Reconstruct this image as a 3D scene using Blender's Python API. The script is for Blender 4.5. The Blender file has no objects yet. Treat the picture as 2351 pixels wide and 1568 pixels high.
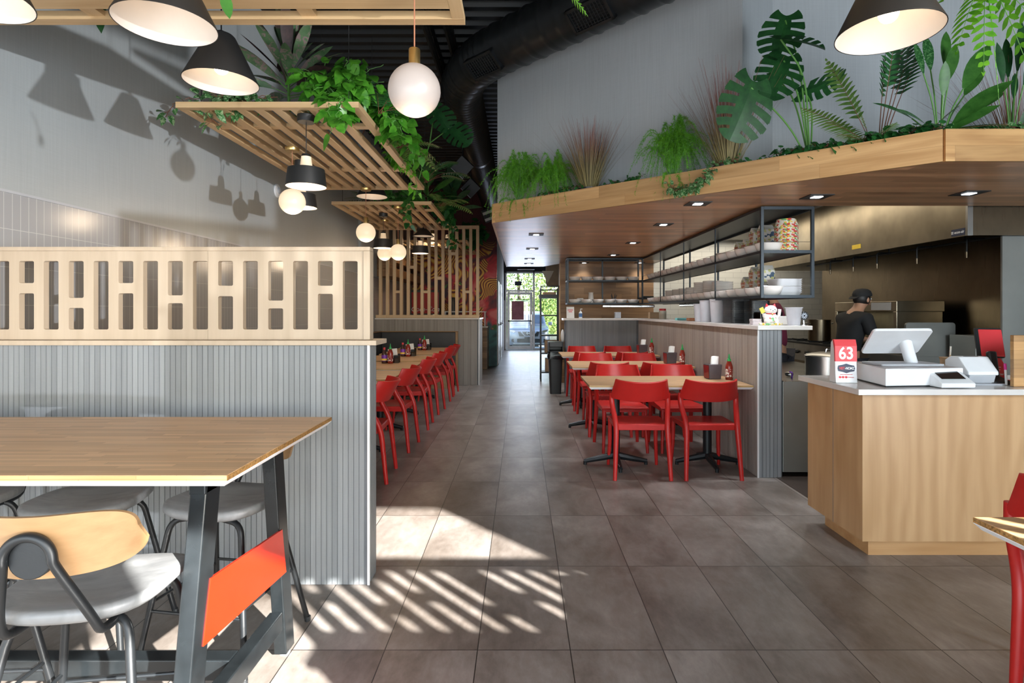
import bpy, bmesh, math, random
from mathutils import Vector, Matrix, Euler
R = math.radians
V = Vector
PI = math.pi
scene = bpy.context.scene
col = scene.collection
random.seed(7)

# ------------------------------------------------------------------ camera
FPX, CX, CY, CH = 1300.0, 1196.0, 714.0, 1.37      # focal length in px, vanishing point, eye height
cam_d = bpy.data.cameras.new('camera')
cam_d.sensor_width = 36.0
cam_d.lens = FPX / 2351.0 * 36.0
cam_d.shift_x = -(CX - 1175.5) / 2351.0
cam_d.shift_y = (CY - 784.0) / 2351.0
cam_d.clip_start = 0.05
cam_d.clip_end = 300
cam = bpy.data.objects.new('camera', cam_d)
col.objects.link(cam)
cam.location = (0, 0, CH)
cam.rotation_euler = (R(90), 0, 0)
scene.camera = cam
def ax(px, y): return (px - CX) / FPX * y            # a picture column at depth y -> metres
def az(py, y): return CH - (py - CY) / FPX * y       # a picture row at depth y -> metres

# ------------------------------------------------------------------ view, world, sun, daylight
scene.view_settings.view_transform = 'Standard'
scene.view_settings.look = 'None'
scene.view_settings.gamma = 1.0
scene.view_settings.use_curve_mapping = False
scene.view_settings.exposure = 0.62
scene.cycles.use_denoising = True
scene.cycles.max_bounces = 8
scene.cycles.diffuse_bounces = 5
scene.cycles.glossy_bounces = 4
scene.cycles.transparent_max_bounces = 12
scene.cycles.sample_clamp_indirect = 6.0
scene.cycles.caustics_reflective = False
scene.cycles.caustics_refractive = False

world = bpy.data.worlds.new('world')
scene.world = world
world.use_nodes = True
wn = world.node_tree
wn.nodes.clear()
wo = wn.nodes.new('ShaderNodeOutputWorld')
wb = wn.nodes.new('ShaderNodeBackground')
sky = wn.nodes.new('ShaderNodeTexSky')
sky.sky_type = 'NISHITA'
sky.sun_disc = False
sky.sun_elevation = R(26)
sky.sun_rotation = R(138)
wb.inputs['Strength'].default_value = 0.45
wn.links.new(sky.outputs[0], wb.inputs[0])
wn.links.new(wb.outputs[0], wo.inputs[0])

def lamp(name, kind, loc, energy, color=(1, 1, 1), aim=None, **kw):
    d = bpy.data.lights.new(name, kind)
    d.energy = energy
    d.color = color
    for k, v in kw.items(): setattr(d, k, v)
    o = bpy.data.objects.new(name, d)
    col.objects.link(o)
    o.location = loc
    if aim is not None: o.rotation_euler = V(aim).to_track_quat('-Z', 'Y').to_euler()
    return o

SUN = V((-0.67, 0.74, -0.444))
lamp('sun', 'SUN', (10, -12, 8), 25.0, (1.0, 0.97, 0.91), SUN, angle=R(0.6))
# daylight through the street windows and rear glass door; unseen fill lamps added over the kitchen
lamp('daylight_street_window', 'AREA', (-0.3, -0.94, 1.15), 78, (0.80, 0.91, 1.0), (0, 1, 0), shape='RECTANGLE', size=4.6, size_y=2.0)
lamp('daylight_tall_window', 'AREA', (3.3, -0.94, 1.6), 190, (0.82, 0.92, 1.0), (-0.2, 1, 0.22), shape='RECTANGLE', size=2.2, size_y=2.8)
lamp('daylight_rear_door', 'AREA', (0.25, 19.8, 1.4), 32, (0.72, 0.80, 1.0), (0, -1, 0), shape='RECTANGLE', size=1.4, size_y=2.5)
lamp('kitchen_fill_light', 'AREA', (3.2, 7.4, 2.68), 15, (1.0, 0.86, 0.66), (0, 0, -1), shape='RECTANGLE', size=0.6, size_y=4.0)
lamp('kitchen_rear_fill_light', 'AREA', (3.6, 10.2, 2.68), 16, (1.0, 0.93, 0.8), (0, 0, -1), shape='RECTANGLE', size=2.0, size_y=0.6)
# low sun thrown back by a windscreen in the car park: the soft shadows of the pendants on the left wall
lamp('windscreen_glint', 'SPOT', (14.2, -12.3, 0.45), 9000, (0.95, 0.97, 1.0), V((-1, 1, 0.125)), spot_size=R(26), spot_blend=0.6, shadow_soft_size=0.12)

# ------------------------------------------------------------------ mesh builder
class MB:
    def __init__(s): s.v = []; s.f = []; s.mi = []; s.m = 0
    def add(s, vs, fs, M=None):
        b = len(s.v)
        s.v.extend([(M @ V(p)) if M is not None else V(p) for p in vs])
        for f in fs: s.f.append(tuple(i + b for i in f)); s.mi.append(s.m)
        return s
    def box(s, c, d, rz=0, rx=0, ry=0):
        x, y, z = d[0] / 2, d[1] / 2, d[2] / 2
        M = Matrix.Translation(V(c)) @ Euler((rx, ry, rz)).to_matrix().to_4x4()
        return s.add([(-x, -y, -z), (x, -y, -z), (x, y, -z), (-x, y, -z), (-x, -y, z), (x, -y, z), (x, y, z), (-x, y, z)],
                     [(0, 3, 2, 1), (4, 5, 6, 7), (0, 1, 5, 4), (1, 2, 6, 5), (2, 3, 7, 6), (3, 0, 4, 7)], M)
    def bx(s, x0, x1, y0, y1, z0, z1):
        return s.box(((x0 + x1) / 2, (y0 + y1) / 2, (z0 + z1) / 2), (abs(x1 - x0), abs(y1 - y0), abs(z1 - z0)))
    def prism(s, poly, z0, z1, M=None):          # polygon (ccw, x-y) pulled from z0 to z1
        n = len(poly)
        vs = [(p[0], p[1], z0) for p in poly] + [(p[0], p[1], z1) for p in poly]
        fs = [tuple(reversed(range(n))), tuple(range(n, 2 * n))] + [(i, (i + 1) % n, n + (i + 1) % n, n + i) for i in range(n)]
        return s.add(vs, fs, M)
    def lathe(s, prof, n=24, M=None, cap0=False, cap1=False):   # prof [(r,z)...]
        vs = []; fs = []
        for r, z in prof:
            for k in range(n):
                a = 2 * PI * k / n
                vs.append((r * math.cos(a), r * math.sin(a), z))
        for i in range(len(prof) - 1):
            for k in range(n):
                k2 = (k + 1) % n
                fs.append((i * n + k, i * n + k2, (i + 1) * n + k2, (i + 1) * n + k))
        if cap0: fs.append(tuple(reversed(range(n))))
        if cap1: fs.append(tuple(range((len(prof) - 1) * n, len(prof) * n)))
        return s.add(vs, fs, M)
    def cyl(s, p0, p1, r0, r1=None, n=14):
        p0, p1 = V(p0), V(p1)
        d = p1 - p0
        M = Matrix.Translation(p0) @ d.to_track_quat('Z', 'Y').to_matrix().to_4x4()
        return s.lathe([(r0, 0), (r1 if r1 is not None else r0, d.length)], n, M, True, True)
    def ball(s, c, r, n=20, m=12, sc=(1, 1, 1)):
        prof = [(r * math.sin(PI * i / m) + 1e-5, -r * math.cos(PI * i / m)) for i in range(m + 1)]
        return s.lathe(prof, n, Matrix.Translation(V(c)) @ Matrix.Diagonal((sc[0], sc[1], sc[2], 1)))
    def tube(s, pts, r, n=10, close=False):       # r: number or list
        pts = [V(p) for p in pts]
        m = len(pts)
        rr = r if isinstance(r, (list, tuple)) else [r] * m
        up = None; vs = []; fs = []
        for i, p in enumerate(pts):
            a = pts[i - 1] if (i > 0 or close) else p
            b = pts[(i + 1) % m] if (i < m - 1 or close) else p
            t = (b - a)
            if t.length < 1e-9: t = V((0, 0, 1))
            t.normalize()
            if up is None: up = t.orthogonal().normalized()
            up = (up - t * up.dot(t))
            if up.length < 1e-6: up = t.orthogonal()
            up.normalize()
            w = t.cross(up)
            for k in range(n):
                q = 2 * PI * k / n
                vs.append(p + (up * math.cos(q) + w * math.sin(q)) * rr[i])
        for i in range(m if close else m - 1):
            j = (i + 1) % m
            for k in range(n):
                k2 = (k + 1) % n
                fs.append((i * n + k, i * n + k2, j * n + k2, j * n + k))
        if not close:
            fs.append(tuple(reversed(range(n)))); fs.append(tuple(range((m - 1) * n, m * n)))
        return s.add(vs, fs)
    def grid(s, fn, nu, nv, thick=0.0, tn=None):   # surface fn(u,v)->point, u,v in 0..1; thick along tn or normals
        P = [[V(fn(i / nu, j / nv)) for j in range(nv + 1)] for i in range(nu + 1)]
        vs = [P[i][j] for i in range(nu + 1) for j in range(nv + 1)]
        idx = lambda i, j: i * (nv + 1) + j
        fs = [(idx(i, j), idx(i + 1, j), idx(i + 1, j + 1), idx(i, j + 1)) for i in range(nu) for j in range(nv)]
        if not thick: return s.add(vs, fs)
        nn = []
        for i in range(nu + 1):
            for j in range(nv + 1):
                if tn is not None: nn.append(V(tn)); continue
                du = P[min(i + 1, nu)][j] - P[max(i - 1, 0)][j]
                dv = P[i][min(j + 1, nv)] - P[i][max(j - 1, 0)]
                q = du.cross(dv)
                nn.append(q.normalized() if q.length > 1e-12 else V((0, 0, 1)))
        N = len(vs)
        vs2 = vs + [vs[k] + nn[k] * thick for k in range(N)]
        fs2 = [tuple(reversed(f)) for f in fs] + [tuple(i + N for i in f) for f in fs]
        def rim(a, b): fs2.append((a, b, b + N, a + N))
        for i in range(nu): rim(idx(i, 0), idx(i + 1, 0)); rim(idx(i + 1, nv), idx(i, nv))
        for j in range(nv): rim(idx(nu, j), idx(nu, j + 1)); rim(idx(0, j + 1), idx(0, j))
        return s.add(vs2, fs2)
    def leaf(s, base, d, nrm, L, W, kind='lance', droop=0.3, segs=4, fold=0.15):
        base = V(base); d = V(d).normalized(); nrm = V(nrm)
        side = d.cross(nrm)
        if side.length < 1e-5: side = d.orthogonal()
        side.normalize(); up = side.cross(d).normalized()
        prof = {'lance': lambda t: math.sin(PI * min(1, t * 0.96 + 0.04)) ** 0.8, 'heart': lambda t: (math.sin(PI * (0.12 + 0.88 * t) ** 0.75)) ** 0.8 if t < 1 else 0.0,
                'strap': lambda t: (0.55 + 0.45 * math.sin(PI * t)) * (1 - t ** 4), 'pinna': lambda t: (1 - t ** 2.2) * 0.95 + 0.02, 'blade': lambda t: 1 - 0.9 * t}[kind]
        vs = []; fs = []
        for i in range(segs + 1):
            t = i / segs
            c = base + d * (L * t) - V((0, 0, 1)) * (droop * L * t * t)
            w = max(prof(t), 0.0) * W * 0.5 + 0.0004
            vs += [c - side * w + up * (fold * w), c, c + side * w + up * (fold * w)]
            if i:
                a = 3 * (i - 1); b = 3 * i
                fs += [(a, a + 1, b + 1, b), (a + 1, a + 2, b + 2, b + 1)]
        return s.add(vs, fs)
    def build(s, name, mat=None, parent=None, loc=None, smooth=True, bevel=0.0, angle=38, seg=2):
        me = bpy.data.meshes.new(name)
        me.from_pydata([tuple(p) for p in s.v], [], s.f)
        mats = mat if isinstance(mat, (list, tuple)) else [mat]
        for m in mats:
            if m is not None: me.materials.append(m)
        if len(mats) > 1: me.polygons.foreach_set('material_index', s.mi)
        if smooth:
            me.polygons.foreach_set('use_smooth', [True] * len(me.polygons))
            me.set_sharp_from_angle(angle=R(angle))
        me.update()
        o = bpy.data.objects.new(name, me)
        col.objects.link(o)
        if parent is not None: o.parent = parent
        if loc is not None: o.location = loc
        if bevel:
            b = o.modifiers.new('bevel', 'BEVEL')
            b.width = bevel; b.segments = seg; b.limit_method = 'ANGLE'; b.angle_limit = R(40)
        return o

def tag(o, label, cat, group=None, kind=None):
    o['label'] = label; o['category'] = cat
    if group: o['group'] = group
    if kind: o['kind'] = kind
    return o
def struct(o): o['kind'] = 'structure'; return o
def thing(name, label, cat, loc=(0, 0, 0), rz=0, group=None):
    o = bpy.data.objects.new(name, None)
    o.empty_display_size = 0.1
    col.objects.link(o)
    o.location = loc; o.rotation_euler = (0, 0, rz)
    return tag(o, label, cat, group)
KIDS = {}
def dup(root, loc, rz=None, label=None, group=None):
    r = root.copy(); col.objects.link(r); r.location = loc
    if rz is not None: r.rotation_euler = (r.rotation_euler[0], r.rotation_euler[1], rz)
    if label: r['label'] = label
    if group: r['group'] = group
    if root not in KIDS: KIDS[root] = [(c, list(c.children)) for c in root.children]
    for ch, gr in KIDS[root]:
        c = ch.copy(); col.objects.link(c); c.parent = r
        for g in gr:
            d = g.copy(); col.objects.link(d); d.parent = c
    return r
def arc(c, r, a0, a1, n, ax1, ax2):
    c = V(c); ax1 = V(ax1); ax2 = V(ax2)
    return [c + ax1 * (r * math.cos(a0 + (a1 - a0) * i / n)) + ax2 * (r * math.sin(a0 + (a1 - a0) * i / n)) for i in range(n + 1)]
def rpath(pts, rad, n=5):                              # round the corners of a polyline
    pts = [V(p) for p in pts]; out = [pts[0]]
    for i in range(1, len(pts) - 1):
        a, b, c = pts[i - 1], pts[i], pts[i + 1]
        d0 = min(rad, (a - b).length * 0.45); d1 = min(rad, (c - b).length * 0.45)
        p0 = b + (a - b).normalized() * d0; p1 = b + (c - b).normalized() * d1
        for k in range(n + 1):
            t = k / n
            out.append(p0 * (1 - t) ** 2 + b * 2 * t * (1 - t) + p1 * t * t)
    out.append(pts[-1]); return out
def rrect(x0, x1, y0, y1, r, n=4):
    out = []
    for cx, cy, a in ((x1 - r, y0 + r, -90), (x1 - r, y1 - r, 0), (x0 + r, y1 - r, 90), (x0 + r, y0 + r, 180)):
        for k in range(n + 1):
            q = R(a + 90 * k / n); out.append((cx + r * math.cos(q), cy + r * math.sin(q)))
    return out
def bake(o):
    dg = bpy.context.evaluated_depsgraph_get(); dg.update()
    me = bpy.data.meshes.new_from_object(o.evaluated_get(dg))
    o.modifiers.clear(); o.data = me
    return o
def text(name, body, size, mat, parent=None, loc=(0, 0, 0), rot=(R(90), 0, 0), align='CENTER', ext=0.0006, shear=0.0, sx=1.0, bold=0.0):
    c = bpy.data.curves.new(name, 'FONT'); c.body = body; c.size = size; c.extrude = ext; c.align_x = align; c.align_y = 'CENTER'; c.shear = shear; c.offset = bold
    t = bpy.data.objects.new(name + '_c', c); col.objects.link(t)
    dg = bpy.context.evaluated_depsgraph_get(); dg.update()
    me = bpy.data.meshes.new_from_object(t.evaluated_get(dg))
    bpy.data.objects.remove(t); bpy.data.curves.remove(c)
    me.materials.clear(); me.materials.append(mat); me.name = name
    if sx != 1.0: me.transform(Matrix.Diagonal((sx, 1, 1, 1)))
    o = bpy.data.objects.new(name, me); col.objects.link(o)
    o.parent = parent; o.location = loc; o.rotation_euler = rot
    return o

# ------------------------------------------------------------------ materials
class NT:
    def __init__(s, name):
        s.mat = bpy.data.materials.new(name); s.mat.use_nodes = True
        s.t = s.mat.node_tree; s.bsdf = s.t.nodes['Principled BSDF']; s.out = s.t.nodes['Material Output']
        s._obj = None
    def n(s, typ, **kw):
        x = s.t.nodes.new(typ)
        for k, v in kw.items(): setattr(x, k, v)
        return x
    def l(s, a, b): s.t.links.new(a, b)
    def obj(s):
        if s._obj is None: s._obj = s.n('ShaderNodeTexCoord').outputs['Object']
        return s._obj
    def mapping(s, scale=(1, 1, 1), loc=(0, 0, 0), rot=(0, 0, 0), src=None):
        m = s.n('ShaderNodeMapping'); m.inputs['Scale'].default_value = scale; m.inputs['Location'].default_value = loc; m.inputs['Rotation'].default_value = rot
        s.l(src or s.obj(), m.inputs[0]); return m.outputs[0]
    def noise(s, vec, scale, detail=4, rough=0.55, dist=0.0):
        x = s.n('ShaderNodeTexNoise'); x.inputs['Scale'].default_value = scale; x.inputs['Detail'].default_value = detail
        x.inputs['Roughness'].default_value = rough; x.inputs['Distortion'].default_value = dist
        s.l(vec, x.inputs['Vector']); return x.outputs[0]
    def ramp(s, fac, stops, interp='LINEAR'):
        r = s.n('ShaderNodeValToRGB'); r.color_ramp.interpolation = interp
        e = r.color_ramp.elements
        while len(e) > 1: e.remove(e[-1])
        e[0].position = stops[0][0]; e[0].color = (*stops[0][1], 1)
        for p, c in stops[1:]:
            q = e.new(p); q.color = (*c, 1)
        s.l(fac, r.inputs[0]); return r.outputs[0]
    def math(s, op, a, b=None, clamp=False):
        m = s.n('ShaderNodeMath', operation=op, use_clamp=clamp)
        for i, q in enumerate((a, b)):
            if q is None: continue
            if isinstance(q, (int, float)): m.inputs[i].default_value = q
            else: s.l(q, m.inputs[i])
        return m.outputs[0]
    def mix(s, fac, a, b, mode='MIX'):
        m = s.n('ShaderNodeMix', data_type='RGBA', blend_type=mode)
        for sock, q in ((m.inputs[0], fac), (m.inputs[6], a), (m.inputs[7], b)):
            if isinstance(q, (int, float)): sock.default_value = q
            elif isinstance(q, tuple): sock.default_value = (*q, 1)
            else: s.l(q, sock)
        return m.outputs[2]
    def xyz(s, src=None):
        x = s.n('ShaderNodeSeparateXYZ'); s.l(src or s.obj(), x.inputs[0]); return x.outputs
    def comb(s, x, y, z=0.0):
        c = s.n('ShaderNodeCombineXYZ')
        for i, q in enumerate((x, y, z)):
            if isinstance(q, (int, float)): c.inputs[i].default_value = q
            else: s.l(q, c.inputs[i])
        return c.outputs[0]
    def white(s, vec):
        w = s.n('ShaderNodeTexWhiteNoise', noise_dimensions='3D'); s.l(vec, w.inputs['Vector']); return w.outputs['Value']
    def bump(s, h, strength=0.2, dist=0.01):
        b = s.n('ShaderNodeBump'); b.inputs['Strength'].default_value = strength; b.inputs['Distance'].default_value = dist
        s.l(h, b.inputs['Height']); s.l(b.outputs[0], s.bsdf.inputs['Normal'])
    def set(s, **kw):
        for k, v in kw.items():
            k = {'color': 'Base Color', 'rough': 'Roughness', 'metal': 'Metallic', 'spec': 'Specular IOR Level', 'trans': 'Transmission Weight', 'coat': 'Coat Weight',
                 'emit': 'Emission Color', 'estr': 'Emission Strength', 'alpha': 'Alpha', 'ior': 'IOR', 'sss': 'Subsurface Weight'}.get(k, k)
            i = s.bsdf.inputs[k]
            if isinstance(v, tuple): i.default_value = (*v, 1) if len(v) == 3 else v
            elif isinstance(v, (int, float)): i.default_value = v
            else: s.l(v, i)
        return s
def plain(name, c, rough=0.5, metal=0.0, var=0.10, scale=9.0, bump=0.0, **kw):
    m = NT(name)
    v = m.noise(m.obj(), scale, 3)
    lo = tuple(x * (1 - var) for x in c); hi = tuple(min(1, x * (1 + var)) for x in c)
    m.set(color=m.ramp(v, [(0.3, lo), (0.7, hi)]), rough=rough, metal=metal, **kw)
    if bump: m.bump(m.noise(m.obj(), scale * 12, 3), bump, 0.004)
    return m.mat
def wood(name, c0, c1, axis=0, fine=60.0, rough=0.4, staves=None, var=0.18, figure=0.0, coat=0.0, tint=None):
    # axis: grain runs along this object axis; staves (length, width, across axis): boards with their own tone
    m = NT(name); o = m.obj(); X = m.xyz()
    src = o; tone = None; seam = None
    if staves:
        L, W, across = staves
        row = m.math('FLOOR', m.math('DIVIDE', X[across], W))
        rnd = m.white(m.comb(row, 3.7, 1.1))
        a = m.math('ADD', m.math('DIVIDE', X[axis], L), m.math('MULTIPLY', rnd, 7.3))
        cell = m.math('FLOOR', a)
        tone = m.white(m.comb(row, cell, 0.5))
        off = m.math('MULTIPLY', tone, 40.0)
        comp = [X[0], X[1], X[2]]; comp[axis] = m.math('ADD', comp[axis], off)
        src = m.comb(*comp)
        fr = m.math('FRACT', m.math('DIVIDE', X[across], W)); fa = m.math('FRACT', a)
        e = 0.0012 / W
        seam = m.math('MAXIMUM', m.math('LESS_THAN', fr, e * 1.2), m.math('LESS_THAN', fa, 0.0016 / L))
    sc = [fine, fine, fine]; sc[axis] = fine * 0.035
    g = m.noise(m.mapping(tuple(sc), src=src), 1.0, 5, 0.6, 0.4)
    sc2 = [7.0, 7.0, 7.0]; sc2[axis] = 0.9
    big = m.noise(m.mapping(tuple(sc2), src=src), 1.0, 3, 0.5, 1.2 + figure)
    if figure:
        w = m.n('ShaderNodeTexWave', wave_type='RINGS', rings_direction='XYZ'[axis] if False else 'SPHERICAL')
        w.inputs['Scale'].default_value = 1.4; w.inputs['Distortion'].default_value = 9.0; w.inputs['Detail'].default_value = 3; w.inputs['Detail Scale'].default_value = 1.3
        sc3 = [2.6, 2.6, 2.6]; sc3[axis] = 0.55
        m.l(m.mapping(tuple(sc3), src=src), w.inputs['Vector'])
        big = m.math('ADD', m.math('MULTIPLY', big, 1 - figure * 0.5), m.math('MULTIPLY', w.outputs[1], figure * 0.5))
    f = m.math('ADD', m.math('MULTIPLY', g, 0.45), m.math('MULTIPLY', big, 0.55))
    c = m.ramp(f, [(0.30, c0), (0.68, c1)])
    if tone is not None:
        lo = 1 - var; k = m.math('ADD', m.math('MULTIPLY', tone, 2 * var), lo)
        c = m.mix(1.0, c, m.comb(k, k, k), 'MULTIPLY')
        c = m.mix(m.math('MULTIPLY', seam, 0.45), c, (c0[0] * 0.35, c0[1] * 0.3, c0[2] * 0.25))
    m.set(color=c, rough=rough, coat=coat)
    m.bump(g, 0.06, 0.002)
    return m.mat
def emit(name, c, strength, base=(0.9, 0.88, 0.85)):
    m = NT(name); v = m.noise(m.obj(), 4, 2)
    m.set(color=m.ramp(v, [(0.2, base), (0.8, tuple(min(1, x * 1.04) for x in base))]), emit=c, estr=strength, rough=0.35)
    return m.mat

M = {}
M['black_metal'] = plain('black_powder_coated_metal', (0.011, 0.013, 0.015), 0.42, 0.2, bump=0.05)
M['black_gloss'] = plain('black_gloss_steel', (0.012, 0.015, 0.017), 0.24, 0.2, var=0.25, scale=14)
M['shelf_steel'] = plain('dark_blue_grey_shelf_steel', (0.020, 0.028, 0.036), 0.35, 0.4)
M['black_matte'] = plain('black_matte_lacquer', (0.012, 0.012, 0.012), 0.5)
M['black_plastic'] = plain('black_plastic', (0.018, 0.02, 0.022), 0.38)
M['ceiling_black'] = plain('black_painted_deck', (0.006, 0.0065, 0.007), 0.5, 0.0)
M['duct_black'] = plain('black_painted_duct', (0.022, 0.024, 0.026), 0.36, 0.3)
M['red_plastic'] = plain('red_moulded_plastic', (0.50, 0.016, 0.013), 0.40, var=0.06)
M['orange_red'] = plain('orange_red_enamel', (0.62, 0.020, 0.004), 0.25, var=0.03)
M['white_plastic'] = plain('white_plastic', (0.78, 0.80, 0.82), 0.30, var=0.03)
M['grey_plastic'] = plain('light_grey_plastic', (0.42, 0.44, 0.47), 0.4, var=0.04)
M['white_edge'] = plain('white_edge_banding', (0.80, 0.81, 0.82), 0.35, var=0.03)
M['white_ceramic'] = plain('white_glazed_ceramic', (0.84, 0.80, 0.76), 0.16, var=0.03)
M['paper_white'] = plain('white_paper', (0.80, 0.78, 0.74), 0.7, var=0.04)
M['foam'] = plain('white_foam', (0.80, 0.81, 0.84), 0.55, var=0.04)
M['brass'] = plain('brushed_brass', (0.62, 0.42, 0.16), 0.28, 0.95)
M['copper_cord'] = plain('copper_cloth_cord', (0.42, 0.17, 0.09), 0.6)
M['black_cord'] = plain('black_cord', (0.015, 0.015, 0.015), 0.6)
M['brown_bag'] = plain('brown_kraft_card', (0.36, 0.24, 0.14), 0.8)
M['bench'] = plain('charcoal_vinyl', (0.035, 0.037, 0.04), 0.42, bump=0.1)
M['leather'] = None
M['chrome'] = plain('chrome', (0.75, 0.76, 0.78), 0.12, 1.0, var=0.05)
M['alu'] = plain('anodised_aluminium', (0.60, 0.60, 0.66), 0.35, 0.6)
M['skin'] = plain('skin', (0.50, 0.27, 0.17), 0.5, var=0.08)
M['cloth_black'] = plain('black_cotton', (0.014, 0.015, 0.017), 0.85, bump=0.2)
M['cloth_maroon'] = plain('maroon_cotton', (0.16, 0.018, 0.05), 0.85, bump=0.2)
M['cloth_dark'] = plain('dark_trousers', (0.03, 0.03, 0.038), 0.85)
M['hair'] = plain('black_hair', (0.012, 0.010, 0.009), 0.5)
M['eye_white'] = plain('eye_white', (0.75, 0.72, 0.70), 0.3)
M['lips'] = plain('lips', (0.42, 0.14, 0.11), 0.5)
M['red'] = plain('red_print', (0.72, 0.05, 0.06), 0.45, var=0.04)
M['navy'] = plain('navy_print', (0.02, 0.03, 0.07), 0.45)
M['purple_label'] = plain('purple_label', (0.20, 0.04, 0.42), 0.4)
M['yellow'] = plain('yellow_print', (0.85, 0.62, 0.05), 0.45)
M['green_cap'] = plain('green_cap', (0.02, 0.36, 0.08), 0.35)
M['sauce_red'] = plain('red_chilli_sauce', (0.24, 0.018, 0.008), 0.25)
M['sauce_dark'] = plain('dark_hoisin_sauce', (0.05, 0.018, 0.012), 0.25)
M['stem_green'] = plain('green_stem', (0.10, 0.26, 0.05), 0.5)
M['stem_brown'] = plain('brown_stem', (0.16, 0.06, 0.03), 0.6)
def leafmat(name, c0, c1, rough=0.42, scale=18, var=None):
    m = NT(name)
    v = m.noise(m.obj(), scale, 4, 0.6)
    c = m.ramp(v, [(0.32, c0), (0.66, c1)])
    if var:
        w = m.noise(m.obj(), scale * 3.2, 3, 0.6, 1.0)
        c = m.mix(m.ramp(w, [(0.50, (0, 0, 0)), (0.58, (1, 1, 1))]), c, var)
    m.set(color=c, rough=rough)
    t = m.n('ShaderNodeBsdfTranslucent'); m.l(c, t.inputs[0])
    mx = m.n('ShaderNodeMixShader'); mx.inputs[0].default_value = 0.22
    m.l(m.bsdf.outputs[0], mx.inputs[1]); m.l(t.outputs[0], mx.inputs[2]); m.l(mx.outputs[0], m.out.inputs[0])
    return m.mat
M['leaf_bright'] = leafmat('bright_green_leaf', (0.07, 0.30, 0.015), (0.19, 0.50, 0.03))
M['leaf_pothos'] = leafmat('pothos_leaf', (0.03, 0.17, 0.012), (0.11, 0.35, 0.03), 0.35)
M['leaf_mid'] = leafmat('mid_green_leaf', (0.025, 0.105, 0.014), (0.06, 0.19, 0.03))
M['leaf_dark'] = leafmat('dark_green_leaf', (0.010, 0.055, 0.016), (0.022, 0.105, 0.025), 0.45)
M['leaf_fern'] = leafmat('fern_leaf', (0.09, 0.22, 0.045), (0.20, 0.38, 0.09))
M['leaf_fern_dark'] = leafmat('dark_fern_leaf', (0.014, 0.085, 0.02), (0.03, 0.15, 0.035))
M['leaf_asp'] = leafmat('feathery_green_leaf', (0.07, 0.28, 0.010), (0.18, 0.50, 0.02), 0.55)
M['leaf_ivy'] = leafmat('ivy_leaf', (0.012, 0.07, 0.018), (0.03, 0.15, 0.03), 0.35)
M['leaf_var'] = leafmat('variegated_leaf', (0.03, 0.12, 0.03), (0.06, 0.20, 0.05), 0.4, 18, (0.30, 0.42, 0.22))
M['leaf_aglo'] = leafmat('patterned_leaf', (0.012, 0.075, 0.016), (0.02, 0.11, 0.025), 0.3, 22, (0.12, 0.28, 0.10))
M['leaf_cordy'] = leafmat('grey_green_pink_leaf', (0.05, 0.13, 0.05), (0.15, 0.25, 0.13), 0.4, 7, (0.27, 0.20, 0.19))
M['leaf_purple'] = leafmat('dark_purple_leaf', (0.02, 0.012, 0.012), (0.06, 0.03, 0.03), 0.4)
M['leaf_sun'] = leafmat('sunlit_tree_leaf', (0.14, 0.22, 0.04), (0.34, 0.42, 0.12), 0.6)
M['leaf_sun2'] = leafmat('deep_tree_leaf', (0.06, 0.14, 0.03), (0.18, 0.30, 0.08), 0.6)
def grassmat():
    m = NT('red_tipped_grass'); z = m.xyz()[2]
    n = m.noise(m.mapping((40, 40, 2)), 1.0, 2)
    f = m.math('ADD', m.math('DIVIDE', z, 0.62), m.math('MULTIPLY', m.math('SUBTRACT', n, 0.5), 0.5))
    m.set(color=m.ramp(f, [(0.05, (0.30, 0.25, 0.10)), (0.45, (0.20, 0.15, 0.06)), (0.75, (0.20, 0.085, 0.05)), (1.0, (0.24, 0.07, 0.06))]), rough=0.6)
    return m.mat
M['grass'] = grassmat()
def leathermat():
    m = NT('grey_marbled_leather'); n = m.noise(m.mapping((4, 9, 4), rot=(0, 0, 0.5)), 1.3, 5, 0.6, 0.8)
    m.set(color=m.ramp(n, [(0.32, (0.13, 0.135, 0.14)), (0.7, (0.25, 0.255, 0.26))]), rough=0.45)
    m.bump(m.noise(m.obj(), 220, 2), 0.06, 0.002); return m.mat
M['leather'] = leathermat()
def steelmat(name, c, rough, axis=2, warm=None):
    m = NT(name); sc = [160, 160, 160]; sc[axis] = 2.0
    g = m.noise(m.mapping(tuple(sc)), 1.0, 3)
    b = m.noise(m.obj(), 1.6, 4, 0.6, 0.6)
    cc = m.ramp(b, [(0.3, tuple(x * 0.72 for x in c)), (0.7, c)])
    m.set(color=cc, metal=1.0, rough=m.math('ADD', m.math('MULTIPLY', g, 0.16), rough - 0.08))
    m.bump(g, 0.05, 0.001); return m.mat
M['steel'] = steelmat('brushed_stainless', (0.52, 0.52, 0.50), 0.30)
M['steel_hood'] = plain('hood_stainless', (0.40, 0.35, 0.26), 0.30, 0.9, var=0.3, scale=2.2)
M['steel_dark'] = steelmat('dark_brown_stainless', (0.24, 0.19, 0.13), 0.30)  # darker, browner stainless
M['steel_dull'] = plain('dull_stainless_panel', (0.28, 0.29, 0.275), 0.42, 0.6, var=0.08, scale=3)
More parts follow.
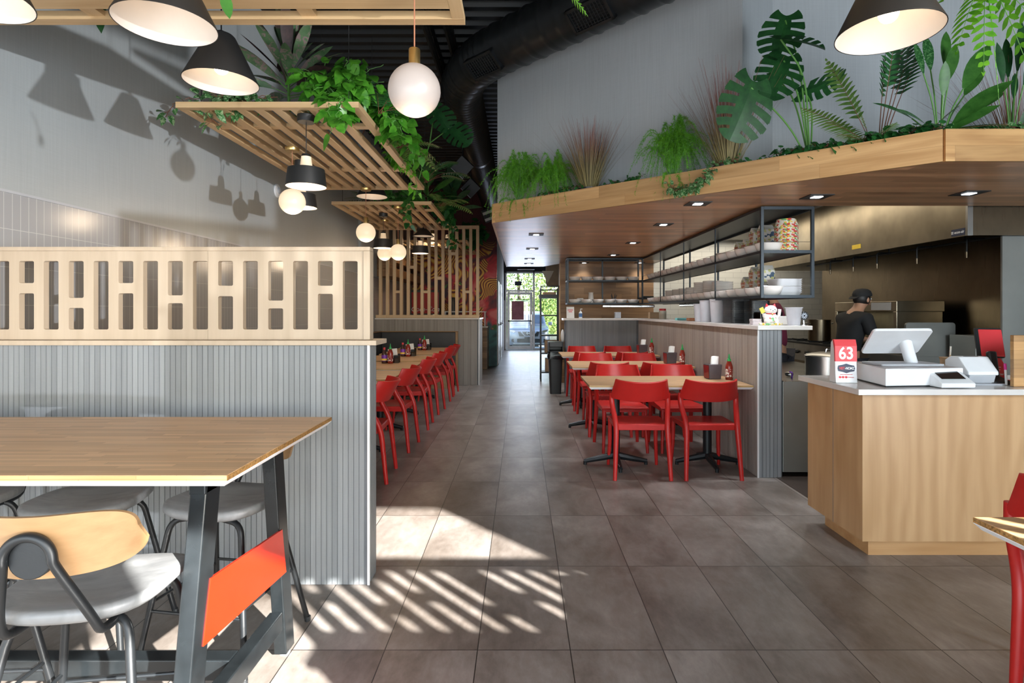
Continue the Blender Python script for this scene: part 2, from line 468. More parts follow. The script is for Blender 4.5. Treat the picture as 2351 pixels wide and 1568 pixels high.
# woods
M['butcher'] = wood('butcher_block', (0.43, 0.245, 0.11), (0.68, 0.45, 0.25), 0, 55, 0.36, (0.42, 0.022, 1), 0.14)
M['butcher_edge'] = wood('butcher_block_edge', (0.42, 0.25, 0.10), (0.64, 0.44, 0.20), 0, 55, 0.40, (0.30, 0.020, 2), 0.12)
M['endgrain'] = plain('end_grain', (0.30, 0.16, 0.05), 0.6, var=0.55, scale=130)
M['oak'] = wood('oak_veneer', (0.25, 0.14, 0.062), (0.37, 0.225, 0.11), 0, 45, 0.42)
M['birch'] = wood('birch_plywood', (0.42, 0.335, 0.245), (0.53, 0.44, 0.34), 2, 24, 0.5, figure=0.25)
M['ply_warm'] = wood('ceiling_plywood', (0.44, 0.28, 0.13), (0.60, 0.42, 0.23), 1, 40, 0.5)
M['ply_warm_x'] = wood('ceiling_plywood_cross', (0.44, 0.28, 0.13), (0.60, 0.42, 0.23), 0, 40, 0.5)
M['lattice'] = wood('pale_lattice_timber', (0.55, 0.39, 0.22), (0.68, 0.52, 0.33), 2, 40, 0.55)
M['maple'] = wood('maple_veneer', (0.42, 0.24, 0.105), (0.55, 0.34, 0.17), 2, 20, 0.38, figure=0.7)
M['soffit'] = wood('soffit_boards', (0.33, 0.165, 0.08), (0.58, 0.34, 0.185), 0, 45, 0.28, (1.1, 0.085, 1), 0.25)
M['fascia'] = wood('fascia_hickory', (0.36, 0.185, 0.065), (0.62, 0.38, 0.175), 0, 30, 0.38, (1.5, 0.095, 2), 0.20)
M['woodwall'] = wood('wall_boards', (0.15, 0.075, 0.03), (0.33, 0.185, 0.085), 0, 35, 0.45, (0.9, 0.13, 2), 0.30)
M['riser'] = wood('riser_boards', (0.30, 0.15, 0.055), (0.55, 0.32, 0.13), 0, 35, 0.40, (1.2, 0.05, 2), 0.25)
def floormat():
    m = NT('concrete_look_floor_tile'); X = m.xyz()
    W, D, g = 0.3748, 0.7517, 0.0042
    a = m.math('DIVIDE', m.math('ADD', X[0], 0.1775 + 10 * W), W); b = m.math('DIVIDE', m.math('SUBTRACT', X[1], 2.286 - 10 * D), D)
    fa, fb = m.math('FRACT', a), m.math('FRACT', b)
    line = m.math('MAXIMUM', m.math('LESS_THAN', fa, g / W), m.math('LESS_THAN', fb, g / D))
    t = m.white(m.comb(m.math('FLOOR', a), m.math('FLOOR', b), 0.3))
    off = m.math('MULTIPLY', t, 37.0)
    src = m.comb(m.math('ADD', X[0], off), m.math('ADD', X[1], m.math('MULTIPLY', t, 11.0)), 0.0)
    n1 = m.noise(m.mapping((2.6, 1.7, 1), src=src), 1.0, 6, 0.62, 0.35)
    n2 = m.noise(m.mapping((22, 9, 1), src=src), 1.0, 5, 0.7, 0.2)
    f = m.math('ADD', m.math('MULTIPLY', n1, 0.72), m.math('MULTIPLY', n2, 0.28))
    f = m.math('ADD', f, m.math('MULTIPLY', m.math('SUBTRACT', t, 0.5), 0.07))
    c = m.ramp(f, [(0.30, (0.095, 0.075, 0.061)), (0.45, (0.185, 0.158, 0.138)), (0.55, (0.25, 0.221, 0.200)), (0.70, (0.37, 0.337, 0.31))])
    c = m.mix(line, c, (0.028, 0.024, 0.021))
    m.set(color=c, rough=m.math('ADD', m.math('MULTIPLY', n2, 0.22), 0.24), spec=0.45)
    m.bump(m.math('SUBTRACT', m.math('MULTIPLY', n2, 0.25), line), 0.25, 0.002)
    return m.mat
M['floor'] = floormat()
def ribmat(name, c0, c1, axis, pitch):
    m = NT(name); X = m.xyz()
    r = m.white(m.comb(m.math('FLOOR', m.math('DIVIDE', X[axis], pitch)), 0.2, 0.7))
    sc = [90, 90, 90]; sc[2] = 3.0
    n = m.noise(m.mapping(tuple(sc)), 1.0, 4, 0.6)
    x2 = m.noise(m.mapping((30, 30, 320)), 1.0, 2)
    f = m.math('ADD', m.math('MULTIPLY', n, 0.5), m.math('ADD', m.math('MULTIPLY', r, 0.34), m.math('MULTIPLY', x2, 0.16)))
    m.set(color=m.ramp(f, [(0.25, c0), (0.75, c1)]), rough=0.5); m.bump(n, 0.1, 0.002)
    return m.mat
M['rib_x'] = ribmat('grey_ribbed_tile_x', (0.19, 0.205, 0.22), (0.28, 0.30, 0.315), 0, 0.027)
M['rib_y'] = ribmat('grey_ribbed_tile_y', (0.25, 0.215, 0.185), (0.40, 0.355, 0.315), 1, 0.027)
M['rib_x2'] = ribmat('taupe_ribbed_tile_x', (0.22, 0.20, 0.18), (0.36, 0.33, 0.30), 0, 0.027)
M['groove'] = plain('dark_groove', (0.13, 0.14, 0.155), 0.7)
def paintwall(name, c, axis=0):
    m = NT(name); sc = [80, 80, 80]; sc[2] = 2.5
    n = m.noise(m.mapping(tuple(sc)), 1.0, 3); 
    n2 = m.noise(m.mapping((6, 6, 160)), 1.0, 2)
    f = m.math('ADD', m.math('MULTIPLY', n, 0.7), m.math('MULTIPLY', n2, 0.3))
    m.set(color=m.ramp(f, [(0.3, tuple(x * 0.93 for x in c)), (0.7, tuple(x * 1.05 for x in c))]), rough=0.40)
    m.bump(f, 0.05, 0.002); return m.mat
M['wall_grey'] = paintwall('grey_linen_wallcovering', (0.50, 0.525, 0.54))
M['wall_left'] = paintwall('blue_grey_satin_wall', (0.36, 0.39, 0.40))
def walltile():
    m = NT('grey_stack_wall_tile'); X = m.xyz()
    fy = m.math('FRACT', m.math('DIVIDE', X[1], 0.05)); fz = m.math('FRACT', m.math('DIVIDE', m.math('ADD', X[2], 5.0), 0.2))
    ln = m.math('MAXIMUM', m.math('LESS_THAN', fy, 0.07), m.math('LESS_THAN', fz, 0.016))
    m.set(color=m.mix(ln, (0.33, 0.335, 0.345), (0.50, 0.50, 0.50)), rough=0.2)
    m.bump(m.math('SUBTRACT', 1.0, ln), 0.3, 0.003); return m.mat
M['wall_tile'] = walltile()
def kitchentile():
    m = NT('cream_kitchen_wall_tile'); X = m.xyz()
    b = m.n('ShaderNodeTexBrick'); b.inputs['Scale'].default_value = 1.0; b.inputs['Brick Width'].default_value = 0.3; b.inputs['Row Height'].default_value = 0.1
    b.inputs['Mortar Size'].default_value = 0.003; b.inputs['Color1'].default_value = (0.62, 0.60, 0.54, 1); b.inputs['Color2'].default_value = (0.58, 0.56, 0.50, 1); b.inputs['Mortar'].default_value = (0.4, 0.38, 0.35, 1)
    m.l(m.comb(m.math('ADD', X[0], X[1]), X[2], 0.0), b.inputs['Vector']); m.set(color=b.outputs[0], rough=0.3); return m.mat
M['kitchen_tile'] = kitchentile()
def muralmat():
    m = NT('painted_noodle_mural'); o = m.obj()
    w = m.n('ShaderNodeTexWave', wave_type='BANDS', bands_direction='X'); w.inputs['Scale'].default_value = 3.4; w.inputs['Distortion'].default_value = 0.0
    dn = m.n('ShaderNodeTexNoise'); dn.inputs['Scale'].default_value = 1.15; dn.inputs['Detail'].default_value = 1.0; m.l(m.mapping((1, 0, 1)), dn.inputs['Vector'])
    sx = m.n('ShaderNodeSeparateColor'); m.l(dn.outputs['Color'], sx.inputs[0]); XX = m.xyz()
    m.l(m.comb(m.math('ADD', m.math('MULTIPLY', XX[0], .35), m.math('MULTIPLY', sx.outputs[0], 2.6)), 0.0, 0.0), w.inputs['Vector'])
    nood = m.ramp(w.outputs[1], [(0.0, (0.07, 0.012, 0.02)), (0.30, (0.45, 0.07, 0.01)), (0.58, (0.80, 0.32, 0.02)), (0.9, (0.92, 0.58, 0.10))])
    n = m.noise(m.mapping((2.1, 1, 1.7)), 1.0, 2, 0.5, 0.6)
    bg = m.ramp(m.noise(m.mapping((1.5, 1, 1.5), (3, 0, 1)), 1.0, 3, 0.5, 1.0), [(0.34, (0.035, 0.01, 0.03)), (0.44, (0.20, 0.015, 0.03)), (0.52, (0.70, 0.03, 0.05)), (0.66, (0.85, 0.20, 0.20))], 'EASE')
    c = m.mix(m.ramp(n, [(0.47, (0, 0, 0)), (0.50, (1, 1, 1))]), bg, nood)
    g = m.noise(m.mapping((3.3, 1, 3.3), (9, 0, 4)), 1.0, 2, 0.5, 0.8)
    c = m.mix(m.ramp(g, [(0.64, (0, 0, 0)), (0.66, (1, 1, 1))]), c, (0.05, 0.17, 0.03))
    z = m.xyz()[2]
    low = m.ramp(m.math('ADD', z, m.math('MULTIPLY', m.math('SUBTRACT', n, 0.5), 1.2)), [(0.80, (1, 1, 1)), (0.95, (0, 0, 0))])
    teal = m.ramp(g, [(0.35, (0.01, 0.06, 0.07)), (0.65, (0.04, 0.19, 0.20))])
    c = m.mix(low, c, teal)
    hi = m.ramp(m.math('DIVIDE', z, 4.0), [(0.70, (0, 0, 0)), (0.78, (1, 1, 1))])
    c = m.mix(hi, c, (0.10, 0.02, 0.025))
    m.set(color=c, rough=0.5); return m.mat
M['mural'] = muralmat()
M['quartz'] = plain('white_quartz', (0.66, 0.63, 0.60), 0.18, var=0.06, scale=5)
M['stucco'] = plain('grey_textured_plaster', (0.22, 0.21, 0.21), 0.8, var=0.4, scale=60, bump=0.5)
M['door_white'] = plain('white_painted_door', (0.72, 0.70, 0.74), 0.4, var=0.03)
M['wall_dark'] = plain('black_painted_wall', (0.018, 0.018, 0.02), 0.6)
M['wall_beige'] = plain('beige_plaster', (0.52, 0.44, 0.34), 0.7)
M['asphalt'] = plain('asphalt', (0.22, 0.22, 0.22), 0.9, var=0.2, scale=30)
def glass(name, tint=(0.93, 0.96, 0.97), rough=0.0, refl=0.09):
    m = NT(name); t = m.n('ShaderNodeBsdfTransparent'); t.inputs[0].default_value = (*tint, 1)
    g = m.n('ShaderNodeBsdfGlossy'); g.inputs['Roughness'].default_value = 0.02 + rough
    nz = m.noise(m.obj(), 3, 2); f = m.math('MULTIPLY', nz, refl * 2)
    mx = m.n('ShaderNodeMixShader'); m.l(f, mx.inputs[0])
    m.l(t.outputs[0], mx.inputs[1]); m.l(g.outputs[0], mx.inputs[2]); m.l(mx.outputs[0], m.out.inputs[0]); return m.mat
M['glass'] = glass('clear_glass')
M['smoke'] = glass('smoked_acrylic', (0.25, 0.24, 0.26), 0.05, 0.12)
M['clear_plastic'] = plain('frosted_plastic', (0.62, 0.62, 0.66), 0.35, var=0.05, alpha=0.72)
M['bottle_plastic'] = plain('clear_bottle_plastic', (0.66, 0.62, 0.52), 0.2, alpha=0.55)
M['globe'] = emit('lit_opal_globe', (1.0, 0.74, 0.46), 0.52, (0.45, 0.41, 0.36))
M['globe_pale'] = emit('pale_lit_opal_globe', (1.0, 0.78, 0.68), 0.10, (0.34, 0.305, 0.285))
M['shade_white'] = plain('white_shade_lining', (0.60, 0.54, 0.48), 0.5, var=0.03)
M['bulb'] = emit('lit_bulb', (1.0, 0.80, 0.58), 5.0)
M['led'] = emit('lit_led_panel', (0.88, 0.93, 1.0), 14.0)
M['neck_glow'] = plain('translucent_neck', (0.80, 0.66, 0.50), 0.4, emit=(1.0, 0.7, 0.4), estr=0.25)
M['dark_screen'] = plain('dark_glass_screen', (0.012, 0.01, 0.011), 0.1)
M['car_paint'] = plain('silver_grey_car_paint', (0.36, 0.40, 0.47), 0.25, 0.5, var=0.03)
M['car_glass'] = plain('car_window_glass', (0.10, 0.14, 0.20), 0.08)
M['bark'] = plain('tree_bark', (0.10, 0.07, 0.05), 0.9, var=0.3, scale=20)
def printed(name, base, cols, scale):
    m = NT(name); v = m.n('ShaderNodeTexVoronoi'); v.inputs['Scale'].default_value = scale
    m.l(m.obj(), v.inputs['Vector']); x = m.n('ShaderNodeSeparateColor'); m.l(v.outputs['Color'], x.inputs[0])
    st = [(0.0, base)]; k = len(cols)
    for i, c in enumerate(cols): st.append((0.35 + 0.62 * i / k, c))
    m.set(color=m.ramp(x.outputs[0], st, 'CONSTANT'), rough=0.55); return m.mat
M['box_print'] = printed('printed_card', (0.74, 0.72, 0.66), [(0.62, 0.60, 0.28), (0.74, 0.73, 0.68), (0.55, 0.56, 0.22), (0.05, 0.10, 0.18), (0.75, 0.73, 0.68)], 42)
M['bowl_print'] = printed('printed_paper_bowl', (0.78, 0.72, 0.62), [(0.62, 0.06, 0.05), (0.80, 0.55, 0.06), (0.78, 0.74, 0.66), (0.16, 0.42, 0.16)], 60)
M['red_text'] = plain('red_brown_lettering', (0.50, 0.10, 0.03), 0.5)
M['white_text'] = plain('white_lettering', (0.85, 0.85, 0.85), 0.5)
# ================================================================== SETTING
XL, XR, YF, YB, ZC = -2.70, 6.5, -1.0, 20.0, 4.5
ZS, ZT = 2.28, 2.468                     # canopy soffit and ledge height
struct(MB().bx(-4, XR, YF - 0.2, YB + 0.1, -0.1, 0.0).build('floor', M['floor'], smooth=False))
struct(MB().bx(2.10, XR, 3.72, 11.2, -0.02, 0.004).build('floor', plain('dark_quarry_floor', (0.055, 0.042, 0.035), 0.35), smooth=False))
mb = MB()                                # corrugated black roof deck, ribs across the room
y = YF - 0.2; prof = []
while y < YB + 0.2:
    prof += [(y, ZC), (y + 0.075, ZC), (y + 0.095, ZC + 0.05), (y + 0.165, ZC + 0.05)]; y += 0.19
vs = []; fs = []
for i, (yy, zz) in enumerate(prof):
    vs += [(-3.0, yy, zz), (XR + .3, yy, zz)]
    if i: fs.append((2 * i - 2, 2 * i - 1, 2 * i + 1, 2 * i))
mb.add(vs, fs); mb.bx(-3.0, XR + .3, YF - .2, YB + .2, ZC + .06, ZC + .16)
struct(mb.build('ceiling', M['ceiling_black'], smooth=False))
for i, (x, z) in enumerate(((-0.98, 4.28), (-0.78, 4.34), (1.2, 4.3))):
    mb = MB()
    mb.tube([(x, -0.9, z), (x, 13.9, z)], 0.035, 8)
    for k in range(24):
        a = -0.6 + k * 0.6
        mb.tube([(x, a, z), (x, a + .3, z + .16), (x, a + .6, z)], 0.012, 6)
    mb.tube([(x, -0.9, z + .17), (x, 13.9, z + .17)], 0.03, 8)
    struct(mb.build('beam', M['ceiling_black']))
# left wall: satin paint over a stack-bond tile wainscot
struct(MB().bx(XL - .15, XL, YF, 14.25, 2.0, ZC + .1).build('wall_left', M['wall_left'], smooth=False))
struct(MB().bx(XL - .15, XL + .004, YF, 9.4, 0, 1.993).bx(XL - .15, XL, 9.4, 14.25, 0, 1.993).build('wall_left_wainscot', M['wall_tile'], smooth=False))
struct(MB().bx(XL - .01, XL + .010, YF, 9.4, 1.992, 2.006).build('trim_1', M['grey_plastic'], smooth=False))
struct(MB().bx(XL - .01, XL + .05, 9.40, 9.50, 0, ZC).build('trim_2', M['wall_left'], smooth=False))
# mural wall and corridor behind the booths
struct(MB().bx(XL - .1, -0.6, 14.1, 14.25, 0, ZC + .1).build('wall_mural', M['mural'], smooth=False))
struct(MB().bx(-0.75, -0.6, 14.25, 20.1, 0, ZC + .1).build('wall_corridor_left', M['stucco'], smooth=False))
struct(MB().bx(1.5, 1.65, 11.0, 20.1, 0, ZC + .1).build('wall_corridor_right', M['wall_beige'], smooth=False))
for i, (y0, y1) in enumerate(((14.35, 15.3), (15.9, 16.9))):
    d = MB().bx(-0.598, -0.57, y0, y1, 0.01, 2.08).bx(-0.599, -0.575, y0 - .06, y0, 0, 2.14).bx(-0.599, -0.575, y1, y1 + .06, 0, 2.14).bx(-0.599, -0.575, y0 - .06, y1 + .06, 2.08, 2.14).build('door_%d' % (i + 1), M['door_white'], smooth=False, bevel=0.004)
    struct(d)
    hy = y0 + 0.1
    MB().cyl((-.57, hy, 1.02), (-.545, hy, 1.02), .028).tube([(-.545, hy, 1.02), (-.51, hy, 1.02), (-.50, hy + .02, 1.02), (-.50, hy + .12, 1.015)], .011, 8).build('door_handle', M['chrome'], d)
    mb = MB()
    for z in (0.25, 1.05, 1.85): mb.cyl((-.565, y1 - .005, z - .05), (-.565, y1 - .005, z + .05), .009, n=8)
    mb.build('hinge', M['chrome'], d)
struct(MB().bx(-0.8, 1.7, YB, YB + .15, 2.76, ZC + .1).bx(-0.8, -0.56, YB, YB + .15, 1.75, 2.8).build('wall_rear', M['wall_dark'], smooth=False))
struct(MB().bx(-0.8, -0.56, YB, YB + .15, 0, 1.75).build('wall_rear', M['door_white'], smooth=False))
# rear glazing: door with transom and a sidelight
w = struct(MB().bx(-.56, -.50, YB, YB + .08, 0, 2.76).bx(.42, .49, YB, YB + .08, 0, 2.76).bx(1.44, 1.5, YB, YB + .08, 0, 2.76).bx(-.56, 1.5, YB, YB + .08, 2.70, 2.76).bx(-.5, .42, YB, YB + .08, 2.05, 2.11).bx(.49, 1.44, YB, YB + .08, 0, .06).build('window_1', M['alu'], smooth=False, bevel=.004))
MB().bx(-.5, .42, YB + .035, YB + .041, 2.11, 2.70).bx(.49, 1.44, YB + .035, YB + .041, .06, 2.70).build('window_glass', M['glass'], w, smooth=False)
d = struct(MB().bx(-.49, -.40, YB + .01, YB + .06, .01, 2.04).bx(.32, .41, YB + .01, YB + .06, .01, 2.04).bx(-.40, .32, YB + .01, YB + .06, .01, .13).bx(-.40, .32, YB + .01, YB + .06, 1.95, 2.04).build('door_3', M['alu'], smooth=False, bevel=.004))
MB().bx(-.40, .32, YB + .03, YB + .036, .13, 1.95).build('door_glass', M['glass'], d, smooth=False)
MB().bx(-.46, .38, YB - .06, YB - .03, 1.00, 1.035).bx(-.45, -.42, YB - .04, YB + .01, .99, 1.045).bx(.34, .37, YB - .04, YB + .01, .99, 1.045).build('push_bar', M['black_metal'], d, smooth=False, bevel=.003)
MB().bx(.355, .375, YB - .05, YB - .02, 0.9, 1.25).build('door_handle', M['chrome'], d, smooth=False, bevel=.004)
tag(MB().bx(-.33, .10, YB + .012, YB + .018, 1.06, 1.72).build('poster', plain('faded_red_poster', (0.50, 0.20, 0.24), 0.7, var=0.25, scale=5), smooth=False), 'faded red poster on the glass of the rear door', 'poster')
tag(MB().bx(-.22, .02, YB + .012, YB + .018, 2.27, 2.42).build('window_decal', M['navy'], smooth=False), 'small dark rectangular decal on the glass above the rear door', 'sign')
# right wall, street front with its window openings stepped to shape the sunlight (behind the camera)
struct(MB().bx(XR, XR + .15, YF, 20, 0, ZC + .1).build('wall_right', M['wall_grey'], smooth=False))
struct(MB().bx(XL - .15, 1.27, YF - .15, YF, 2.02, ZC + .1).bx(1.27, 2.93, YF - .15, YF, 2.40, ZC + .1).bx(2.93, XR, YF - .15, YF, 3.04, ZC + .1).bx(4.06, XR, YF - .15, YF, 0, 3.04).bx(XL - .15, XL, YF - .15, YF, 0, ZC).build('wall_front', M['wall_dark'], smooth=False))  # lowest header shaped to keep the sun off the nearest stool
mb = MB()
for x in (-2.66, -1.1, 0.3, 4.03): mb.bx(x - .03, x + .03, YF - .12, YF - .04, 0, 3.04 if x > 2 else 2.4)
mb.bx(XL, 4.06, YF - .12, YF - .04, 0, .07); mb
struct(mb.build('window_2', M['black_metal'], smooth=False))

# ------------------------------------------------------------------ ribbed half walls
def ribs_x(mb, x0, x1, yf, z0, z1, p=.027, g=.0034, t=.003):    # ribs on a face looking towards -y
    k = math.ceil(x0 / p)
    while (k + 1) * p <= x1 + 1e-6:
        mb.bx(k * p + g / 2, (k + 1) * p - g / 2, yf - t, yf + .001, z0, z1); k += 1
def ribs_y(mb, y0, y1, xf, z0, z1, sgn, p=.027, g=.0034, t=.003):
    k = math.ceil(y0 / p)
    while (k + 1) * p <= y1 + 1e-6:
        a, b = sorted((xf, xf + sgn * t)); mb.bx(a, b, k * p + g / 2, (k + 1) * p - g / 2, z0, z1); k += 1
w = struct(MB().bx(XL, -.763, 2.836, 2.985, 0, 1.2).build('wall_divider', M['groove'], smooth=False))
mb = MB(); ribs_x(mb, XL, -.768, 2.836, .002, 1.199); mb.build('ribbed_face', M['rib_x'], w, smooth=False)
mb = MB(); ribs_y(mb, 2.84, 2.985, -.763, .002, 1.199, 1); mb.build('ribbed_end', M['rib_x'], w, smooth=False)
MB().bx(-.768, -.756, 2.829, 2.84, 0, 1.199).build('corner_bead', M['white_edge'], w, smooth=False)
struct(MB().bx(XL, -.716, 2.80, 3.02, 1.20, 1.224).build('trim_3', M['birch'], smooth=False, bevel=.002))
w = struct(MB().bx(XL, -.781, 10.486, 11.4, 0, 1.215).build('wall_booth_end', M['groove'], smooth=False))
mb = MB(); ribs_x(mb, XL, -.785, 10.486, .002, 1.213); mb.build('ribbed_face', M['rib_x2'], w, smooth=False)
mb = MB(); ribs_y(mb, 10.49, 11.4, -.781, .002, 1.213, 1); mb.build('ribbed_end', M['rib_x2'], w, smooth=False)
MB().bx(-.786, -.772, 10.478, 10.49, 0, 1.213).build('corner_bead', M['white_edge'], w, smooth=False)
struct(MB().bx(XL, -.76, 10.46, 11.42, 1.215, 1.24).build('trim_4', M['quartz'], smooth=False, bevel=.002))
w = struct(MB().bx(1.952, 2.146, 4.656, 9.6, 0, 1.215).bx(.736, 1.952, 9.406, 9.6, 0, 1.215).build('wall_kitchen', M['groove'], smooth=False))
mb = MB(); ribs_y(mb, 4.66, 9.40, 1.952, .002, 1.213, -1); mb.build('ribbed_side', M['rib_y'], w, smooth=False)
mb = MB(); ribs_x(mb, 1.952, 2.146, 4.656, .002, 1.213, p=.031, g=.0045); mb.build('ribbed_end', M['rib_x'], w, smooth=False)
mb = MB(); ribs_x(mb, .736, 1.94, 9.406, .002, 1.213); mb.build('ribbed_face', M['rib_x'], w, smooth=False)
MB().bx(1.944, 1.955, 4.648, 4.66, 0, 1.213).build('corner_bead', M['white_edge'], w, smooth=False)
tag(MB().prism([(1.925, 4.60), (2.37, 4.60), (2.37, 9.72), (.70, 9.72), (.70, 9.36), (1.925, 9.36)], 1.216, 1.25).build('counter_top', M['quartz'], smooth=False, bevel=.003), 'long white stone top on the ribbed half wall of the kitchen', 'countertop')

# ------------------------------------------------------------------ canopy: soffit, fascia, upper wall
Fd = V((.765, -.644, 0)); F0 = V((-.278, 5.83, 0)); FC = V((2.564, 3.44, 0))
struct(MB().prism([(F0.x, F0.y), (FC.x, FC.y), (XR, 3.44), (XR, 4.9), (2.56, 4.9), (2.56, 10.85), (.755, 10.85), (.46, 11.6), (-.30, 11.6)], ZS, ZS + .06).build('ceiling_soffit', M['soffit'], smooth=False))
struct(MB().prism([(F0.x, F0.y + .02), (FC.x, FC.y + .02), (XR, 3.46), (XR, 4.9), (2.56, 4.9), (2.56, 10.85), (.755, 10.85), (.46, 11.6), (-.28, 11.6)], ZS + .06, ZT - .05).build('ceiling_ledge', M['wall_dark'], smooth=False))
L = (FC - F0).length
f = struct(MB().bx(0, L, -.022, 0, 0, ZT - ZS + .008).build('trim_5', M['fascia'], smooth=False)); f.location = (F0.x, F0.y, ZS - .006); f.rotation_euler = (0, 0, math.atan2(Fd.y, Fd.x))
f = struct(MB().bx(0, XR - FC.x, -.022, 0, 0, ZT - ZS + .008).build('trim_6', wood('fascia_hickory_knotty', (0.24, 0.11, 0.035), (0.52, 0.31, 0.13), 0, 30, 0.38, (2.2, 0.095, 2), 0.2, 0.3), smooth=False)); f.location = (FC.x, FC.y, ZS - .006)
f = struct(MB().bx(-.022, 0, 0, 5.77, 0, ZT - ZS + .008).build('trim_7', wood('fascia_hickory_side', (0.40, 0.22, 0.085), (0.62, 0.40, 0.19), 1, 35, 0.38), smooth=False)); f.location = (F0.x, F0.y, ZS - .006)
pts = [(-.263, 11.6), (-.263, 6.34), (.62, 5.62), (1.80, 4.60), (2.19, 4.93), (XR, 4.93)]
nrm_off = [(.1, 0), (.09, .1), (.07, .1), (.05, .16), (-.02, .12), (0, .12)]
mb = MB(); n = len(pts)
vs = [(x, y, z) for x, y in pts for z in (ZT - .06, ZC + .1)] + [(x + a, y + b, z) for (x, y), (a, b) in zip(pts, nrm_off) for z in (ZT - .06, ZC + .1)]
fs = []
for i in range(n - 1):
    a, b = 2 * i, 2 * i + 2; c, d2 = a + 2 * n, b + 2 * n
    fs += [(a, a + 1, b + 1, b), (c, d2, d2 + 1, c + 1), (a + 1, c + 1, d2 + 1, b + 1), (a, b, d2, c)]
fs += [(0, 2 * n, 2 * n + 1, 1), (2 * n - 2, 2 * n - 1, 4 * n - 1, 4 * n - 2)]
mb.add(vs, fs)
struct(mb.build('wall_canopy', M['wall_grey'], smooth=False))
struct(MB().bx(.755, 2.53, 10.80, 10.95, 0, ZS).build('wall_boarded', M['woodwall'], smooth=False))
struct(MB().bx(.735, .755, 10.79, 10.96, 0, ZS).build('trim_8', wood('edge_board', (0.40, 0.22, 0.09), (0.56, 0.36, 0.17), 2), smooth=False))
struct(MB().bx(2.53, XR, 10.80, 10.95, 0, 2.75).build('wall_kitchen_rear', M['kitchen_tile'], smooth=False))
struct(MB().bx(2.56, XR, 4.93, 10.95, 2.72, 2.80).build('ceiling_kitchen', plain('white_kitchen_ceiling', (0.6, 0.58, 0.53), 0.6), smooth=False))
struct(MB().bx(2.54, 2.56, 4.9, 10.9, ZS, 2.72).build('wall_soffit_side', M['wall_beige'], smooth=False))
struct(MB().bx(.62, 1.5, 13.8, 14.3, 1.97, ZC).build('beam_duct_casing', M['wall_beige'], smooth=False, bevel=.1))

# ------------------------------------------------------------------ outside the rear door
struct(MB().bx(-40, 40, 20.15, 80, -.42, -.32).build('ground', M['asphalt'], smooth=False))
struct(MB().bx(-6, 6, 20.15, 22.0, -.32, -.02).build('pavement', plain('concrete_pavement', (0.5, 0.49, 0.46), 0.9), smooth=False))
struct(MB().bx(-30, 30, -40, YF - .2, -.12, -.04).build('street', M['asphalt'], smooth=False))

# ================================================================== SCREENS
def fillet(mb, x, z, sx, sz, r, y0, y1):
    P = [(x, z), (x + sx * r, z)] + [(x + sx * (r - r * math.sin(a)), z + sz * (r - r * math.cos(a))) for a in (R(22), R(45), R(68))] + [(x, z + sz * r)]
    if sx * sz < 0: P.reverse()
    n = len(P)
    vs = [(p[0], y0, p[1]) for p in P] + [(p[0], y1, p[1]) for p in P]
    mb.add(vs, [tuple(range(n)), tuple(reversed(range(n, 2 * n)))] + [(i, n + i, n + (i + 1) % n, (i + 1) % n) for i in range(n)])
def slot_panel(x0, x1, z0, z1, y0, y1, slots, za, zb):
    mb = MB(); cur = x0
    mb.bx(x0, x1, y0, y1, z0, za); mb.bx(x0, x1, y0, y1, zb, z1)
    for a, b, gap in slots:
        if a > cur: mb.bx(cur, a, y0, y1, za, zb)
        holes = [(za, zb)] if gap is None else [(za, gap[0]), (gap[1], zb)]
        if gap: mb.bx(a, b, y0, y1, gap[0], gap[1])
        for h0, h1 in holes:
            for x, sx in ((a, 1), (b, -1)):
                for z, sz in ((h0, 1), (h1, -1)): fillet(mb, x, z, sx, sz, .008, y0, y1)
        cur = b
    if cur < x1: mb.bx(cur, x1, y0, y1, za, zb)
    return mb
YP = 2.85
gaps = {44: (649.8, 673.4), 158: (683.9, 707), 272: (649.8, 673.4), 385.6: (678, 696), 501: (656, 680), 616: (690, 708), 730: (656, 674.5)}
sl = []
for a in (-185, -128, -70, -13, 44, 100.5, 158, 215, 272, 328.6, 385.6, 443, 501, 558, 616, 673, 730, 787):
    g = gaps.get(a); g = (az(g[1], YP), az(g[0], YP)) if g else None
    if a in (-70, -185): g = (1.47, 1.52)
    sl.append((ax(a, YP), ax(a + 34, YP), g))
za, zb = az(756.5, YP), az(599.3, YP)
t = thing('slotted_screen', 'pale plywood screen cut with slots standing on the grey ribbed divider', 'screen', (0, 0, 0))
XJ = ax(477.3, YP)
slot_panel(XL + .02, XJ - .0006, 1.226, 1.672, YP, YP + .032, [q for q in sl if q[1] < XJ + .002], za, zb).build('panel', M['birch'], t, smooth=False)
slot_panel(XJ + .0006, -.79, 1.226, 1.672, YP, YP + .032, [q for q in sl if q[0] > XJ], za, zb).build('panel', M['birch'], t, smooth=False)
MB().bx(XL + .01, -.757, YP - .012, YP + .055, 1.672, 1.692).build('top_rail', M['birch'], t, smooth=False, bevel=.0015)
MB().bx(-.79, -.757, YP - .012, YP + .055, 1.2255, 1.671).build('end_post', M['birch'], t, smooth=False, bevel=.0015)
